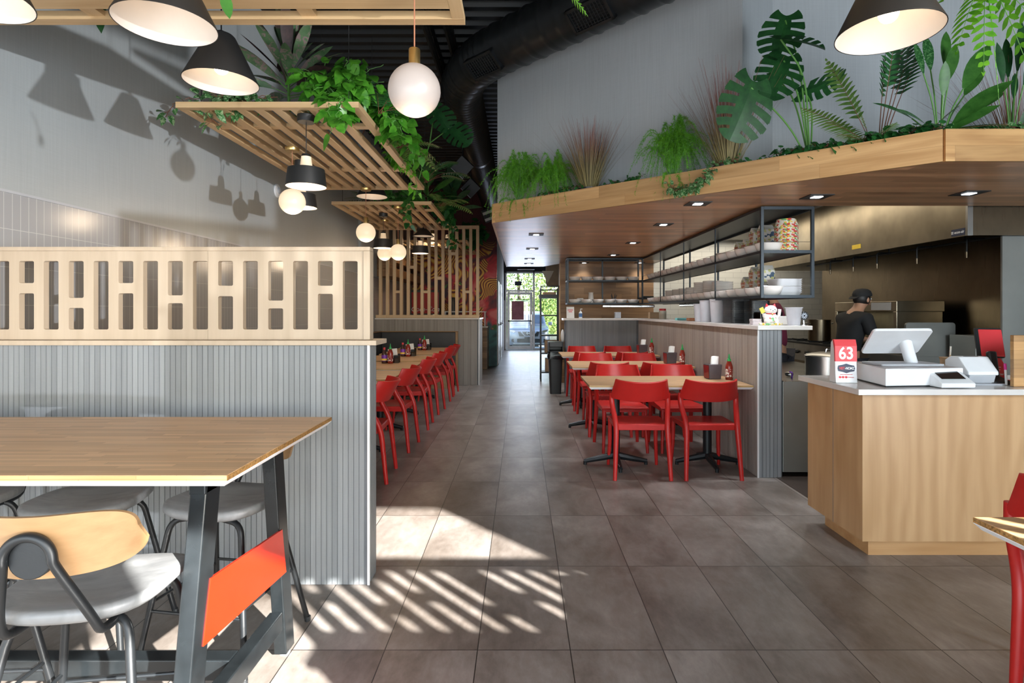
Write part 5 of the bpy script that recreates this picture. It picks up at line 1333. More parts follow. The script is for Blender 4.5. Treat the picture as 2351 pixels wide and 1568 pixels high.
# ------------------------------------------------------------------ hanging shelf over the half wall (L-shaped)
t = thing('hanging_shelf', 'dark steel L-shaped shelf unit hung under the boarded soffit', 'shelf', (2.3, 7.2, 1.48))
ox, oy, oz = 2.3, 7.2, 1.48
def hb(mb, x0, x1, y0, y1, z0, z1): return mb.bx(x0 - ox, x1 - ox, y0 - oy, y1 - oy, z0 - oz, z1 - oz)
ZL = (1.487, 1.872)
for x, y in ((2.065, 4.87), (2.50, 4.87), (.783, 9.6), (.783, 9.95), (2.05, 9.6), (1.42, 9.95), (2.05, 9.95), (2.50, 9.95)):
    hb(MB(), x, x + .026, y, y + .026, 1.482, 2.27).build('post', M['shelf_steel'], t, smooth=False, bevel=.002)
for y in (6.03, 7.2, 8.4):
    hb(MB(), 2.065, 2.077, y, y + .012, 1.482, 2.27).build('rod', M['shelf_steel'], t, smooth=False)
    hb(MB(), 2.50, 2.52, y, y + .02, 1.482, 2.27).build('post', M['shelf_steel'], t, smooth=False)
for z in ZL:
    hb(MB(), 2.07, 2.52, 4.88, 9.6, z, z + .006).build('shelf_board', M['shelf_steel'], t, smooth=False)
    hb(MB(), .79, 2.52, 9.6, 9.97, z, z + .006).build('shelf_board', M['shelf_steel'], t, smooth=False)
for z in (1.482, 1.868, 2.244):
    mb = MB(); hb(mb, 2.091, 2.50, 4.87, 4.896, z, z + .026); hb(mb, 2.065, 2.083, 4.896, 9.6, z, z + .022); hb(mb, 2.508, 2.526, 4.896, 9.95, z, z + .022)
    hb(mb, .809, 2.05, 9.6, 9.626, z, z + .026); hb(mb, .809, 2.05, 9.95, 9.976, z, z + .02); hb(mb, .783, .809, 9.626, 9.95, z, z + .026)
    mb.build('shelf_frame', M['shelf_steel'], t, smooth=False)
hb(MB(), 2.07, 2.52, 4.88, 9.97, 2.266, 2.270).build('top_sheet', M['shelf_steel'], t, smooth=False)
hb(MB(), .79, 2.07, 9.6, 9.97, 2.266, 2.270).build('top_sheet', M['shelf_steel'], t, smooth=False)
for z in (1.585, 1.965):
    MB().tube([(2.066 - ox, 4.88 - oy, z - oz), (2.066 - ox, 9.6 - oy, z - oz)], .002, 5).tube([(2.07 - ox, 4.876 - oy, z - oz), (2.50 - ox, 4.876 - oy, z - oz)], .002, 5).build('guard_wire', M['steel'], t)
ORD = 'first second third fourth fifth sixth seventh eighth ninth tenth eleventh twelfth thirteenth fourteenth fifteenth sixteenth seventeenth eighteenth nineteenth twentieth'.split()
bp = [(.001, 0), (.052, 0), (.054, .006), (.078, .014), (.098, .034), (.110, .062), (.1165, .086), (.114, .089), (.105, .064), (.092, .038), (.070, .020), (.001, .016)]
bowl0 = None
def bowl(x, y, z, label, group, s=1.0):
    global bowl0
    if bowl0 is None:
        bowl0 = MB().lathe(bp, 28).build('bowl', M['white_ceramic'], None)
        o = bowl0
    else: o = bowl0.copy(); col.objects.link(o)
    o.location = (x, y, z); o.scale = (s, s, s)
    tag(o, label, 'bowl', group); return o
for lv_, z in (('lower', ZL[0] + .0065), ('upper', ZL[1] + .0065)):
    for k in range(19): bowl(2.193, 5.015 + k * .2385, z, 'white bowl on the %s long shelf, %s from the open front end' % (lv_, ORD[k]), 'white bowls along the %s long shelf' % lv_)
    for k in range(6): bowl(.925 + k * .2 , 9.715, z, 'white bowl on the %s back shelf, %s from the left' % (lv_, ORD[k]), 'white bowls on the %s back shelf' % lv_, .86)
for si, (y, n) in enumerate(((6.72, 6), (7.05, 7), (7.42, 7), (7.78, 5), (8.12, 5), (8.48, 5), (8.9, 5))):
    for k in range(n): bowl(2.39, y, ZL[0] + .0065 + k * .026, 'white bowl, %s from the bottom, in the %s stack behind the lower bowl row' % (ORD[k], ORD[si]), 'stacked bowls on the lower long shelf', 1.05)
for k in range(3): bowl(2.39, 6.58, ZL[1] + .0065 + k * .03, 'large white bowl, %s from the bottom, stacked on the upper shelf beside the boxes' % ORD[k], 'stacked bowls on the upper long shelf', 1.12)
def cupstack(x, y, z, r0, r1, h, label, name='cup_stack', mat='clear_plastic', n=6, cat='cups'):
    mb = MB(); prof = [(.001, h), (r1, h)]
    mb.lathe([(.001, 0), (r0, 0), (r1, h), (r1 + .005, h), (r1 + .005, h - .006), (r1 - .002, h - .008), (r0 - .003, .004), (.001, .004)], 24)
    return tag(mb.build(name, M[mat], None, (x, y, z)), label, cat)
cupstack(2.40, 6.90, ZL[1] + .0065, .05, .05, .15, 'white canister with black cable on the upper long shelf', 'canister', 'paper_white', cat='canister')
# gabled take-away boxes
def boxmb():
    mb = MB(); w, d, h, g = .062, .055, .088, .05
    mb.add([(-w, -d, 0), (w, -d, 0), (w, d, 0), (-w, d, 0), (-w, -d, h), (w, -d, h), (w, d, h), (-w, d, h), (0, -d, h + g), (0, d, h + g)], [(0, 3, 2, 1), (0, 1, 5, 8, 4), (2, 3, 7, 9, 6), (1, 2, 6, 5), (3, 0, 4, 7), (4, 8, 9, 7), (5, 6, 9, 8)])
    return mb
def boxmb2():                                    # gable seen from the aisle side: ridge runs across
    mb = MB(); w, d, h, g = .062, .055, .088, .05
    mb.add([(-w, -d, 0), (w, -d, 0), (w, d, 0), (-w, d, 0), (-w, -d, h), (w, -d, h), (w, d, h), (-w, d, h), (-w, 0, h + g), (w, 0, h + g)], [(0, 3, 2, 1), (0, 1, 5, 4), (2, 3, 7, 6), (1, 2, 6, 9, 5), (3, 0, 4, 8, 7), (4, 5, 9, 8), (6, 7, 8, 9)])
    return mb
tb = thing('takeaway_box', 'x', 'box', (0, 0, 0))
boxmb2().build('carton', M['box_print'], tb, smooth=False)
MB().bx(-.0635, -.0622, -.050, .050, .012, .084).build('side_label', M['box_print'], tb, smooth=False)
bpy.data.objects.remove(bpy.data.objects['side_label'])
text('lettering', 'STREET\nFARE', .033, M['red_text'], tb, (-.0632, 0, .050), (R(90), 0, R(-90)), bold=.0012, ext=.0004)
bi = [0]
def tbox(x, y, z, label, g):
    bi[0] += 1
    if bi[0] == 1: tb.location = (x, y, z); tb['label'] = label; tb['group'] = g; return tb
    return dup(tb, (x, y, z), U(-.06, .06), label, g)
for k in range(4):
    for q in range((3, 3, 2, 2)[k]):
        tbox(2.345, 5.42 + k * .195, ZL[1] + .0065 + q * .088 + (.0), 'printed gable takeaway box on the upper shelf, column %s from the front, %s' % (ORD[k], ('bottom one', 'second from below', 'topmost')[q]), 'takeaway boxes on the upper shelf')
tbox(2.345, 6.21, ZL[1] + .0065, 'printed gable takeaway box on the upper shelf, last of the row', 'takeaway boxes on the upper shelf')
for k in range(3):
    for q in range((3, 3, 2)[k]):
        tbox(2.345, 5.42 + k * .20, ZL[0] + .0065 + q * .088, 'printed gable takeaway box on the lower shelf, column %s from the front, %s' % (ORD[k], ('bottom one', 'second from below', 'topmost')[q]), 'takeaway boxes on the lower shelf')
pb = MB().lathe([(.097, 0), (.100, .004), (.097, .008), (.078, .062), (.001, .062)], 28).build('paper_bowl', M['bowl_print'])
for k in range(17):
    o = pb if k == 0 else pb.copy()
    if k: col.objects.link(o)
    o.rotation_euler = (0, 0, k * 2.1); o.location = (2.352, 5.02, ZL[1] + .0065 + k * .0150); tag(o, 'printed paper bowl in the upside down stack at the shelf end, %s from the bottom' % ORD[k], 'bowl', 'stack of printed paper bowls')
mb = MB(); a = rrect(-.12, .12, -.11, .11, .03); b = rrect(-.085, .085, -.08, .08, .03); n = len(a)
mb.add([(p[0], p[1], .05) for p in a] + [(p[0], p[1], 0) for p in b] + [(p[0] * .97, p[1] * .97, .05) for p in a] + [(p[0] * .95, p[1] * .95, .004) for p in b],
       [(i, n + i, n + (i + 1) % n, (i + 1) % n)[::-1] for i in range(n)] + [tuple(range(2 * n - 1, n - 1, -1))] + [(2 * n + i, 3 * n + i, 3 * n + (i + 1) % n, 2 * n + (i + 1) % n) for i in range(n)] + [tuple(range(3 * n, 4 * n))] + [(i, (i + 1) % n, 2 * n + (i + 1) % n, 2 * n + i) for i in range(n)])
fb = mb.build('foam_box', M['foam'])
for k in range(8):
    o = fb if k == 0 else fb.copy()
    if k: col.objects.link(o)
    o.location = (2.40, 5.16 - .0, ZL[0] + .0065 + k * .0165); o.rotation_euler = (0, 0, R(6 + U(-2, 2))); tag(o, 'white foam takeaway tray nested at the lower shelf end, %s from the bottom' % ORD[k], 'foam tray', 'nested foam trays')
t = thing('painted_egg_figure', 'small red painted ornament between boxes and bowl stacks on the lower shelf', 'ornament', (2.38, 6.08, ZL[0] + .0065)); MB().ball((0, 0, .045), .042, 20, 14, (1, 1, 1.1)).build('body', M['bowl_print'], t)
for x, lab in ((.96, 'square white container on the lower back shelf, left of the cup stack'),): tag(MB().bx(-.055, .055, -.05, .05, 0, .10).build('container', M['paper_white'], None, (1.03, 9.87, ZL[0] + .0065), smooth=False, bevel=.01), lab, 'container')
cupstack(1.22, 9.87, ZL[0] + .0065, .052, .038, .20, 'upside down stack of paper cups on the lower back shelf', 'cup_stack', 'paper_white')
t = thing('cutlery_jar', 'jar of black handled utensils on the lower back shelf', 'jar', (1.62, 9.87, ZL[0] + .0065))
MB().lathe([(.001, 0), (.04, 0), (.04, .09), (.036, .09), (.036, .006), (.001, .006)], 18).build('jar', M['grey_plastic'], t)
for k in range(5): MB().tube([(U(-.02, .02), U(-.02, .02), .01), (U(-.07, .07), U(-.02, .02), U(.14, .19))], .006, 6).build('handle', M['black_plastic'], t)
tag(MB().bx(-.12, .12, -.06, .06, 0, .03).bx(-.05, .14, -.05, .07, .03, .055).build('tray_stack', M['black_plastic'], None, (2.16, 9.85, ZL[0] + .0065 + .08), smooth=False, bevel=.004), 'black lids piled at the inner corner of the lower shelf', 'lids')

t = thing('strip_heat_lamp', 'shiny strip heat lamp under the back part of the hanging shelf', 'heat lamp', (1.85, 9.78, 1.43)); MB().prism([(-.45, -.06), (.45, -.06), (.45, .06), (-.45, .06)], 0, .045).build('housing', M['chrome'], t, smooth=False, bevel=.012)
mb = MB()
for x in (-.35, .35): mb.cyl((x, 0, .045), (x, 0, .054), .008, n=8)
mb.build('bracket', M['black_metal'], t)
t = thing('strip_heat_lamp', 'shiny strip heat lamp under the long hanging shelf above the teal box', 'heat lamp', (2.35, 7.6, 1.43)); MB().prism([(-.06, -.6), (.06, -.6), (.06, .6), (-.06, .6)], 0, .045).build('housing', M['chrome'], t, smooth=False, bevel=.012)
mb = MB()
for y in (-.5, .5): mb.cyl((0, y, .045), (0, y, .058), .008, n=8)
mb.build('bracket', M['black_metal'], t)
# ------------------------------------------------------------------ on the half wall counter
ZK = 1.2505
def card(x, y, label):
    t = thing('card_sign', label, 'sign', (x, y, ZK))
    MB().add([(-.065, .02, 0), (.065, .02, 0), (.065, .07, .19), (-.065, .07, .19), (-.065, .024, 0), (.065, .024, 0), (.065, .074, .19), (-.065, .074, .19)], [(0, 1, 2, 3), (7, 6, 5, 4), (0, 4, 5, 1), (1, 5, 6, 2), (2, 6, 7, 3), (3, 7, 4, 0)]).build('card', M['paper_white'], t, smooth=False)
    mb = MB()
    for k, w in enumerate((.045, .03)): mb.box((0, .055 - k * .006, .135 - k * .028), (w * 2, .002, .012), rx=R(-14.7))
    mb.build('red_print', M['red'], t, smooth=False)
card(.83, 9.46, 'white card sign with red print at the aisle end of the counter')
t = thing('pump_bottle', 'small white and blue pump bottle beside the card sign', 'bottle', (1.0, 9.5, ZK))
MB().lathe([(.001, 0), (.028, 0), (.028, .09), (.012, .11), (.012, .12), (.001, .12)], 18).build('body', M['white_plastic'], t); MB().lathe([(.0285, .02), (.0285, .08)], 18).build('label', plain('blue_label', (.08, .2, .45), .5), t); MB().cyl((0, 0, .12), (0, 0, .155), .004).bx(-.004, .03, -.006, .006, .15, .158).build('pump', M['white_plastic'], t)
tag(MB().bx(-.05, .05, -.05, .05, 0, .10).build('napkin_holder', M['grey_plastic'], None, (1.63, 9.55, ZK), smooth=False, bevel=.006), 'grey napkin holder on the counter below the back shelf', 'napkin holder')
tag(MB().bx(-.08, .08, -.06, .06, 0, .10).build('box', M['brown_bag'], None, (2.14, 9.1, ZK), smooth=False), 'brown cardboard box on the counter left of the spice jar', 'box')
t = thing('spice_jar', 'clear jar with red lid on the half wall counter', 'jar', (2.14, 8.55, ZK))
MB().lathe([(.001, 0), (.052, 0), (.055, .01), (.055, .12), (.045, .13)], 22).build('jar', M['bottle_plastic'], t); MB().lathe([(.05, .125), (.05, .155), (.001, .156)], 22).build('lid', M['red'], t); MB().lathe([(.001, .002), (.05, .004), (.05, .08), (.001, .08)], 22).build('contents', M['brown_bag'], t)
tag(MB().bx(-.1, .1, -.05, .05, 0, .03).build('tape_box', plain('teal_print_box', (.15, .42, .42), .5), None, (2.10, 7.3, ZK), smooth=False, bevel=.003), 'flat teal printed box lying on the half wall counter', 'box')
tag(MB().bx(-.09, .09, -.06, .06, 0, .035).build('bread_tray', plain('terracotta', (.40, .16, .07), .6), None, (2.12, 6.9, ZK), smooth=False, bevel=.01), 'low orange brown tray on the counter left of the tubs', 'tray')
for k, (x, y, h) in enumerate(((2.03, 6.42, .20), (2.04, 6.24, .235), (2.10, 6.08, .245), (2.06, 5.93, .23))): cupstack(x, y, ZK, .055, .070, h, 'tall frosted plastic tub on the half wall counter, %s from the left' % ORD[k], 'plastic_tub', cat='tub')
t = thing('lid_stack', 'tall pile of black takeaway lids beside the frosted tubs', 'lids', (2.16, 5.66, ZK))
mb = MB()
for k in range(15): mb.prism(rrect(-.10, .10, -.13, .13, .03), .001 + k * .0155, .0155 + k * .0155)
mb.build('lids', M['black_plastic'], t, smooth=False)
t = thing('lid_stack', 'second pile of glossy black tray lids behind the cat figurine', 'lids', (2.24, 5.38, ZK)); mb = MB()
for k in range(14): mb.prism(rrect(-.09, .09, -.10, .10, .03), .001 + k * .0155, .0152 + k * .0155)
mb.build('lids', M['black_gloss'], t, smooth=False)
tag(MB().bx(-.10, .10, -.07, .07, 0, .11).build('acrylic_bin', M['smoke'], None, (2.24, 5.13, ZK), smooth=False, bevel=.004), 'smoked clear bin on the counter behind the cat figurine', 'bin')
t = thing('napkin_pile', 'small pile of pale napkins left of the cat figurine', 'napkins', (2.0, 4.83, ZK)); mb = MB()
for k in range(8): mb.box((U(-.002, .002), 0, .004 + k * .0065), (.075, .075, .0055))
mb.build('napkins', plain('pale_pink_paper', (.68, .6, .62), .8), t, smooth=False, bevel=.002)
t = thing('lucky_cat', 'white beckoning cat figurine with red ears and gold bell on counter', 'figurine', (2.115, 4.80, ZK))
MB().prism(rrect(-.098, .098, -.04, .05, .035), 0, .020).build('red_cushion', M['bowl_print'], t, bevel=.005)
MB().ball((0, 0, .060), .058, 24, 16, (1.0, .8, .85)).ball((-.035, -.02, .035), .028, 16, 10).ball((.035, -.02, .035), .028, 16, 10).build('body', M['white_ceramic'], t)
h = MB().ball((0, -.006, .128), .046, 24, 16, (1.12, .9, .88)).build('head', M['white_ceramic'], t)
for s in (-1, 1): MB().lathe([(.017, 0), (.001, .028)], 4, Matrix.Translation((s * .030, -.004, .157)) @ Euler((0, s * R(14), 0)).to_matrix().to_4x4()).build('ear', M['red'], h)
mb = MB()
for s in (-1, 1): mb.ball((s * .018, -.046, .132), .004, 8, 6)
mb.ball((0, -.050, .122), .004, 8, 6).build('face', M['black_plastic'], h)
MB().tube(arc((0, -.004, .096), .036, 0, 2 * PI, 22, (1, 0, 0), (0, .85, 0)), .005, 6).build('red_collar', M['red'], t); MB().ball((0, -.040, .092), .008, 10, 8).build('bell', M['brass'], t)
MB().tube([(.050, -.01, .06), (.066, -.015, .085), (.070, -.018, .135)], [.014, .013, .015], 10).build('raised_paw', M['white_ceramic'], t)
MB().tube([(-.045, -.015, .06), (-.062, -.02, .075), (-.064, -.02, .10)], [.014, .013, .015], 10).build('arm', M['white_ceramic'], t)
MB().box((-.078, -.02, .125), (.034, .006, .048), ry=R(-25)).build('gold_plaque', M['yellow'], t, smooth=False)
MB().bx(-.03, .03, -.048, -.044, .03, .065).build('bib', M['bowl_print'], t, smooth=False, bevel=.004)
tag(MB().bx(-.05, .05, -.05, .05, 0, .075).build('takeaway_carton', M['paper_white'], None, (2.26, 4.93, ZK), smooth=False, bevel=.006), 'plain white carton on the counter right behind the cat figurine', 'box')
cupstack(2.275, 4.72, ZK, .047, .066, .150, 'empty frosted plastic tub at the counter end, right of the cat figurine', 'plastic_tub', cat='tub')
t = thing('desk_fan', 'tiny round black fan on a silver stand at the counter end', 'fan', (2.345, 4.70, ZK))
MB().cyl((0, .012, .080), (0, -.012, .080), .034, n=24).tube(arc((0, -.012, .08), .033, 0, 2 * PI, 24, (1, 0, 0), (0, 0, 1)), .004, 6).build('head', M['black_plastic'], t)
mb = MB()
for k in range(5): mb.box((0, -.0145, .080), (.05, .002, .006), ry=k * PI / 5)
mb.build('blades', M['car_paint'], t, smooth=False); MB().tube([(0, 0, .05), (.004, 0, .012), (.0, 0, .0)], .007, 8).build('stem', M['chrome'], t); MB().lathe([(.024, 0), (.024, .005), (.001, .007)], 20).build('base', M['chrome'], t)

# ================================================================== TABLE CONDIMENTS
def sriracha(label):
    t = thing('chilli_bottle', label, 'bottle', group='red chilli sauce bottles')
    MB().lathe([(.001, 0), (.030, 0), (.0325, .006), (.0325, .115), (.028, .135), (.017, .165), (.013, .175), (.001, .176)], 22).build('bottle', M['sauce_red'], t)
    MB().lathe([(.0328, .026), (.0328, .100)], 22).build('white_print', M['label_print'], t)
    MB().lathe([(.016, .168), (.0165, .186), (.010, .190), (.004, .232), (.001, .233)], 18).build('green_cap', M['green_cap'], t)
    return t
def labelprint():
    m = NT('white_line_print'); n = m.noise(m.mapping((60, 60, 42)), 1.0, 2)
    m.set(color=m.ramp(n, [(.50, (.26, .02, .01)), (.53, (.80, .76, .70))], 'CONSTANT'), rough=.35); return m.mat
M['label_print'] = labelprint()
def hoisin(label):
    t = thing('hoisin_bottle', label, 'bottle', group='dark sauce bottles')
    MB().lathe([(.001, 0), (.030, 0), (.032, .006), (.032, .105), (.026, .125), (.013, .155), (.012, .165), (.001, .166)], 22).build('bottle', M['sauce_dark'], t)
    MB().lathe([(.0323, .028), (.0323, .098)], 22).build('purple_label', M['purple_label'], t); MB().lathe([(.0326, .034), (.0326, .056)], 22).build('yellow_band', M['yellow'], t)
    MB().lathe([(.0135, .160), (.0135, .186), (.001, .187)], 16).build('red_cap', M['red'], t)
    return t
def napkins(label):
    t = thing('napkin_dispenser', label, 'napkin dispenser', group='smoked napkin dispensers')
    v = [(-.062, -.05), (.062, -.05), (.062, .05), (-.062, .05)]
    MB().add([(x * .92, y * .92, 0) for x, y in v] + [(x * 1.06, y * 1.06, .135) for x, y in v], [(3, 2, 1, 0), (0, 1, 5, 4), (1, 2, 6, 5), (3, 0, 4, 7), (2, 3, 7, 6), (4, 5, 6, 7)]).build('box', M['smoke_solid'], t, smooth=False, bevel=.006)
    MB().add([(-.0615, -.046, .008), (-.0615, .046, .008), (-.067, .050, .125), (-.067, -.050, .125)], [(0, 1, 2, 3)]).build('red_side', plain('dark_red_side', (.22, .02, .025), .3), t, smooth=False)
    MB().grid(lambda u, w: (-.03 + .07 * u + .02 * w, .01 * math.sin(u * 5) - .012 + .025 * w, .132 + .075 * w - .02 * (u - .5) ** 2), 8, 5, .0012).build('napkin', M['paper_white'], t)
    return t
M['smoke_solid'] = plain('smoked_grey_acrylic', (.10, .085, .095), .15)
first = {}
def put(fn, x, y, z, label, rz=0):
    if fn not in first: first[fn] = fn(label); first[fn].location = (x, y, z); first[fn].rotation_euler = (0, 0, rz); return
    dup(first[fn], (x, y, z), rz, label)
for (w, y), yy in zip((('nearest', 5.12), ('middle', 6.60), ('farthest', 8.14)), (0, 0, 0)):
    put(napkins, 1.755, y + .06, .7505, 'smoked napkin dispenser on the %s kitchen-wall table' % w, R(10))
    put(sriracha, 1.875, y - .02, .7505, 'red chilli bottle with green cap on the %s kitchen-wall table' % w)
def caddy(label):
    t = thing('condiment_caddy', label, 'caddy', group='condiment caddies on the booth tables')
    mb = MB()
    for x in (-.07, .07):
        mb.bx(x - .002, x + .002, -.05, .05, 0, .105)
    mb.bx(-.07, .07, -.052, -.048, 0, .06).bx(-.07, .07, .048, .052, 0, .105).bx(-.07, .07, -.05, .05, 0, .004)
    mb.build('bin', M['smoke'], t, smooth=False)
    MB().box((-.01, .03, .085), (.11, .003, .16), ry=R(-6)).build('menu_card', M['paper_white'], t, smooth=False)
    MB().bx(.01, .062, -.03, .03, .006, .09).build('napkins', M['black_plastic'], t, smooth=False, bevel=.004)
    return t
for w, px, y in (('third', 893, 6.72), ('fourth', 934, 7.74), ('longest', 972, 8.98)):
    x = ax(px, y)
    put(caddy, x + .035, y + .075, .7505, 'smoked condiment caddy with white menu card on the %s booth table' % w)
    put(hoisin, x - .055, y, .7505, 'dark sauce bottle with purple label on the %s booth table' % w)
    put(sriracha, x + .02, y - .015, .7505, 'red chilli bottle with green cap on the %s booth table' % w)

# ================================================================== TILL COUNTER
ZQ = .9505
t = thing('number_stand', 'white and red plastic number stand showing 63 on the till counter', 'sign', (1.90, 3.33, ZQ)); t.rotation_euler = (0, 0, R(-6))
prof = [(-.035, 0), (.055, 0), (.055, .02), (.035, .235), (.012, .25), (-.005, .25), (-.018, .215), (-.028, .05)]
def side_prism(prof, x0, x1): 
    n = len(prof); vs = [(x0, y, z) for y, z in prof] + [(x1, y, z) for y, z in prof]
    return MB().add(vs, [tuple(reversed(range(n))), tuple(range(n, 2 * n))] + [(i, (i + 1) % n, n + (i + 1) % n, n + i) for i in range(n)])
side_prism(prof, -.060, .060).build('body', M['white_plastic'], t, smooth=False, bevel=.003)
side_prism([(-.0275, .125), (-.0235, .215), (-.009, .2525), (.013, .2525), (.004, .236), (-.010, .20), (-.015, .125)], -.0605, .0605).build('red_panel', M['red'], t, smooth=False)
lean = R(90 - 3.0)
text('number', '63', .098, M['white_text'], t, (0, -.0272, .170), (lean, 0, 0), bold=.0022, sx=.86)
hx = [(-.048, 0), (-.044, -.016), (-.02, -.021), (0, -.028), (.02, -.021), (.044, -.016), (.048, 0), (.044, .016), (.02, .021), (0, .028), (-.02, .021), (-.044, .016)]
Mx = Matrix.Translation((0, -.0285, .085)) @ Euler((lean, 0, 0)).to_matrix().to_4x4()
MB().prism(hx, 0, .0012, Mx).build('logo_badge', M['navy'], t, smooth=False)
text('logo_word', 'VIET', .021, M['red'], t, (-.0245, -.0302, .085), (lean, 0, 0), bold=.0005, sx=.74)
text('logo_word', '-NOMZ', .0205, M['white_text'], t, (.0175, -.0302, .085), (lean, 0, 0), bold=.0005, sx=.74)
text('small_print', 'www.vietnomz.com', .0085, M['red'], t, (0, -.0305, .050), (lean, 0, 0))
text('small_print', 'vietnomz', .009, M['red'], t, (.024, -.032, .034), (lean, 0, 0))
mb = MB()
for k in range(3): mb.cyl((-.036 + k * .017, -.032, .034), (-.036 + k * .017, -.0335, .034), .0068, n=14)
mb.build('red_icons', M['red'], t)
t = thing('cash_drawer', 'white cash drawer box under the till screen', 'cash drawer', (2.24, 3.35, ZQ))
MB().prism([(-.24, -.245), (.225, -.195), (.24, .18), (-.185, .20)], .008, .102).build('body', M['white_plastic'], t, smooth=False, bevel=.004)
MB().prism([(-.235, -.24), (.22, -.19), (.235, .175), (-.18, .195)], 0, .008).build('feet', M['black_plastic'], t, smooth=False)
MB().prism([(-.235, -.24), (.22, -.19), (.235, .175), (-.18, .195)], .102, .1035).build('top_sheet', plain('warm_grey_top', (.42, .38, .37), .3), t, smooth=False)
t = thing('till_terminal', 'white till touchscreen seen from behind on a round tilted neck', 'till', (2.25, 3.33, ZQ + .1045))
MB().prism(rrect(-.19, .17, -.10, .10, .01), 0, .012).build('base_plate', M['grey_plastic'], t, smooth=False, bevel=.002)
MB().cyl((.06, .02, .01), (-.005, -.01, .16), .033, n=28).build('neck', M['white_plastic'], t)
tl, tr, br, bl = V((-.255, -.13, .203)), V((.085, -.13, .205)), V((.145, .10, .06)), V((-.19, .10, .056))
nn = (tr - tl).cross(bl - tl).normalized()
ux = (tr - tl); vy = (bl - tl)
def sc(u, v): return tl + ux * u + vy * v
P = []
for cu, cv, a0 in ((.93, .09, -90), (.93, .91, 0), (.07, .91, 90), (.07, .09, 180)):
    for k in range(5):
        q = R(a0 + 22.5 * k); P.append(sc(cu + .07 * math.cos(q), cv + .09 * math.sin(q)))
n = len(P); vs = P + [p - nn * -.016 for p in P]
MB().add(vs, [tuple(range(n)), tuple(reversed(range(n, 2 * n)))] + [(i, n + i, n + (i + 1) % n, (i + 1) % n) for i in range(n)]).build('screen_housing', M['white_plastic'], t, smooth=False, bevel=.003)
t = thing('card_terminal', 'white customer card terminal with dark tilted screen at the counter front', 'card reader', (2.36, 3.13, ZQ)); t.rotation_euler = (0, 0, R(2))
side_prism([(-.075, .004), (.055, .004), (.075, .10), (.06, .103), (-.078, .028)], -.095, .095).build('body', M['white_plastic'], t, smooth=False, bevel=.006)
ang = math.atan2(.075, .138)
MB().box((0, -.002, .0715), (.135, .092, .002), rx=ang).build('screen', M['dark_screen'], t, smooth=False)
t = thing('receipt_printer', 'white receipt printer with slot behind the card terminal', 'printer', (2.62, 3.30, ZQ))
MB().prism(rrect(-.12, .125, -.11, .09, .012), 0, .008).build('base_plate', M['grey_plastic'], t, smooth=False)
side_prism([(-.075, .008), (.075, .008), (.085, .055), (-.09, .055)], -.075, .075).build('lower_body', M['grey_plastic'], t, smooth=False, bevel=.004)
side_prism([(-.095, .055), (.088, .055), (.088, .13), (.045, .155), (-.02, .155), (-.092, .075)], -.085, .088).build('hood', M['white_plastic'], t, smooth=False, bevel=.006)
MB().box((0, -.002, .1565), (.085, .006, .002)).build('paper_slot', M['dark_screen'], t, smooth=False)
t = thing('red_tablet_stand', 'bright red tablet holder on a red stand behind the printer', 'tablet', (2.86, 3.46, ZQ))
MB().box((.0, .0, .225), (.135, .022, .20), rx=R(-30), rz=R(-28)).build('tablet', M['black_plastic'], t, smooth=False, bevel=.008)
MB().box((.004, -.012, .225), (.115, .012, .185), rx=R(-30), rz=R(-28)).build('red_case', M['red'], t, smooth=False, bevel=.006)
MB().prism([(-.05, .0), (.06, .0), (.05, .10), (.02, .145), (-.015, .145), (-.045, .09)], 0, .012, Matrix.Translation((0, -.04, 0)) @ Euler((R(90), 0, 0)).to_matrix().to_4x4()).bx(-.06, .07, -.08, .04, 0, .008).build('stand', M['red'], t, smooth=False)
MB().tube([(.0, -.02, .12), (.0, -.0, .18)], .018, 10).build('joint', M['black_plastic'], t)
text('lettering', 'Chow', .026, M['white_text'], t, (.012, -.0545, .040), (R(90), 0, 0))
text('logo_mark', 'C', .03, M['white_text'], t, (.012, -.0545, .072), (R(90), 0, R(0)), shear=.3)
t = thing('cordless_phone', 'black cordless phone standing in its charger beside the riser', 'phone', (2.735, 3.17, ZQ)); t.location = (2.735, 3.27, ZQ)
MB().box((.02, .035, .10), (.05, .03, .17), rx=R(-10)).build('handset', M['black_plastic'], t, bevel=.01)
side_prism([(-.05, 0), (.06, 0), (.06, .05), (-.045, .018)], -.055, .06).build('charger', M['black_plastic'], t, smooth=False, bevel=.005)
t = thing('drink_cup', 'clear cup with striped straw behind the printer', 'cup', (2.66, 3.52, ZQ))
MB().lathe([(.001, 0), (.036, 0), (.047, .125), (.043, .125), (.033, .004), (.001, .004)], 20).build('cup', M['brown_bag'], t); MB().lathe([(.05, .125), (.05, .132), (.001, .134)], 20).build('lid', M['oak'], t); MB().tube([(0, 0, .02), (.012, 0, .20)], .005, 8).build('straw', M['bowl_print'], t)
t = thing('marker_pen', 'white and pink marker pen leaning on the timber riser', 'pen', (2.705, 3.16, ZQ)); t.location = (2.735, 3.19, ZQ)
MB().tube([(0, 0, .002), (.012, .02, .085)], .006, 8).build('barrel', M['white_plastic'], t); MB().tube([(.012, .02, .085), (.017, .029, .12)], .007, 8).build('cap', plain('pink_cap', (.75, .06, .35), .4), t)

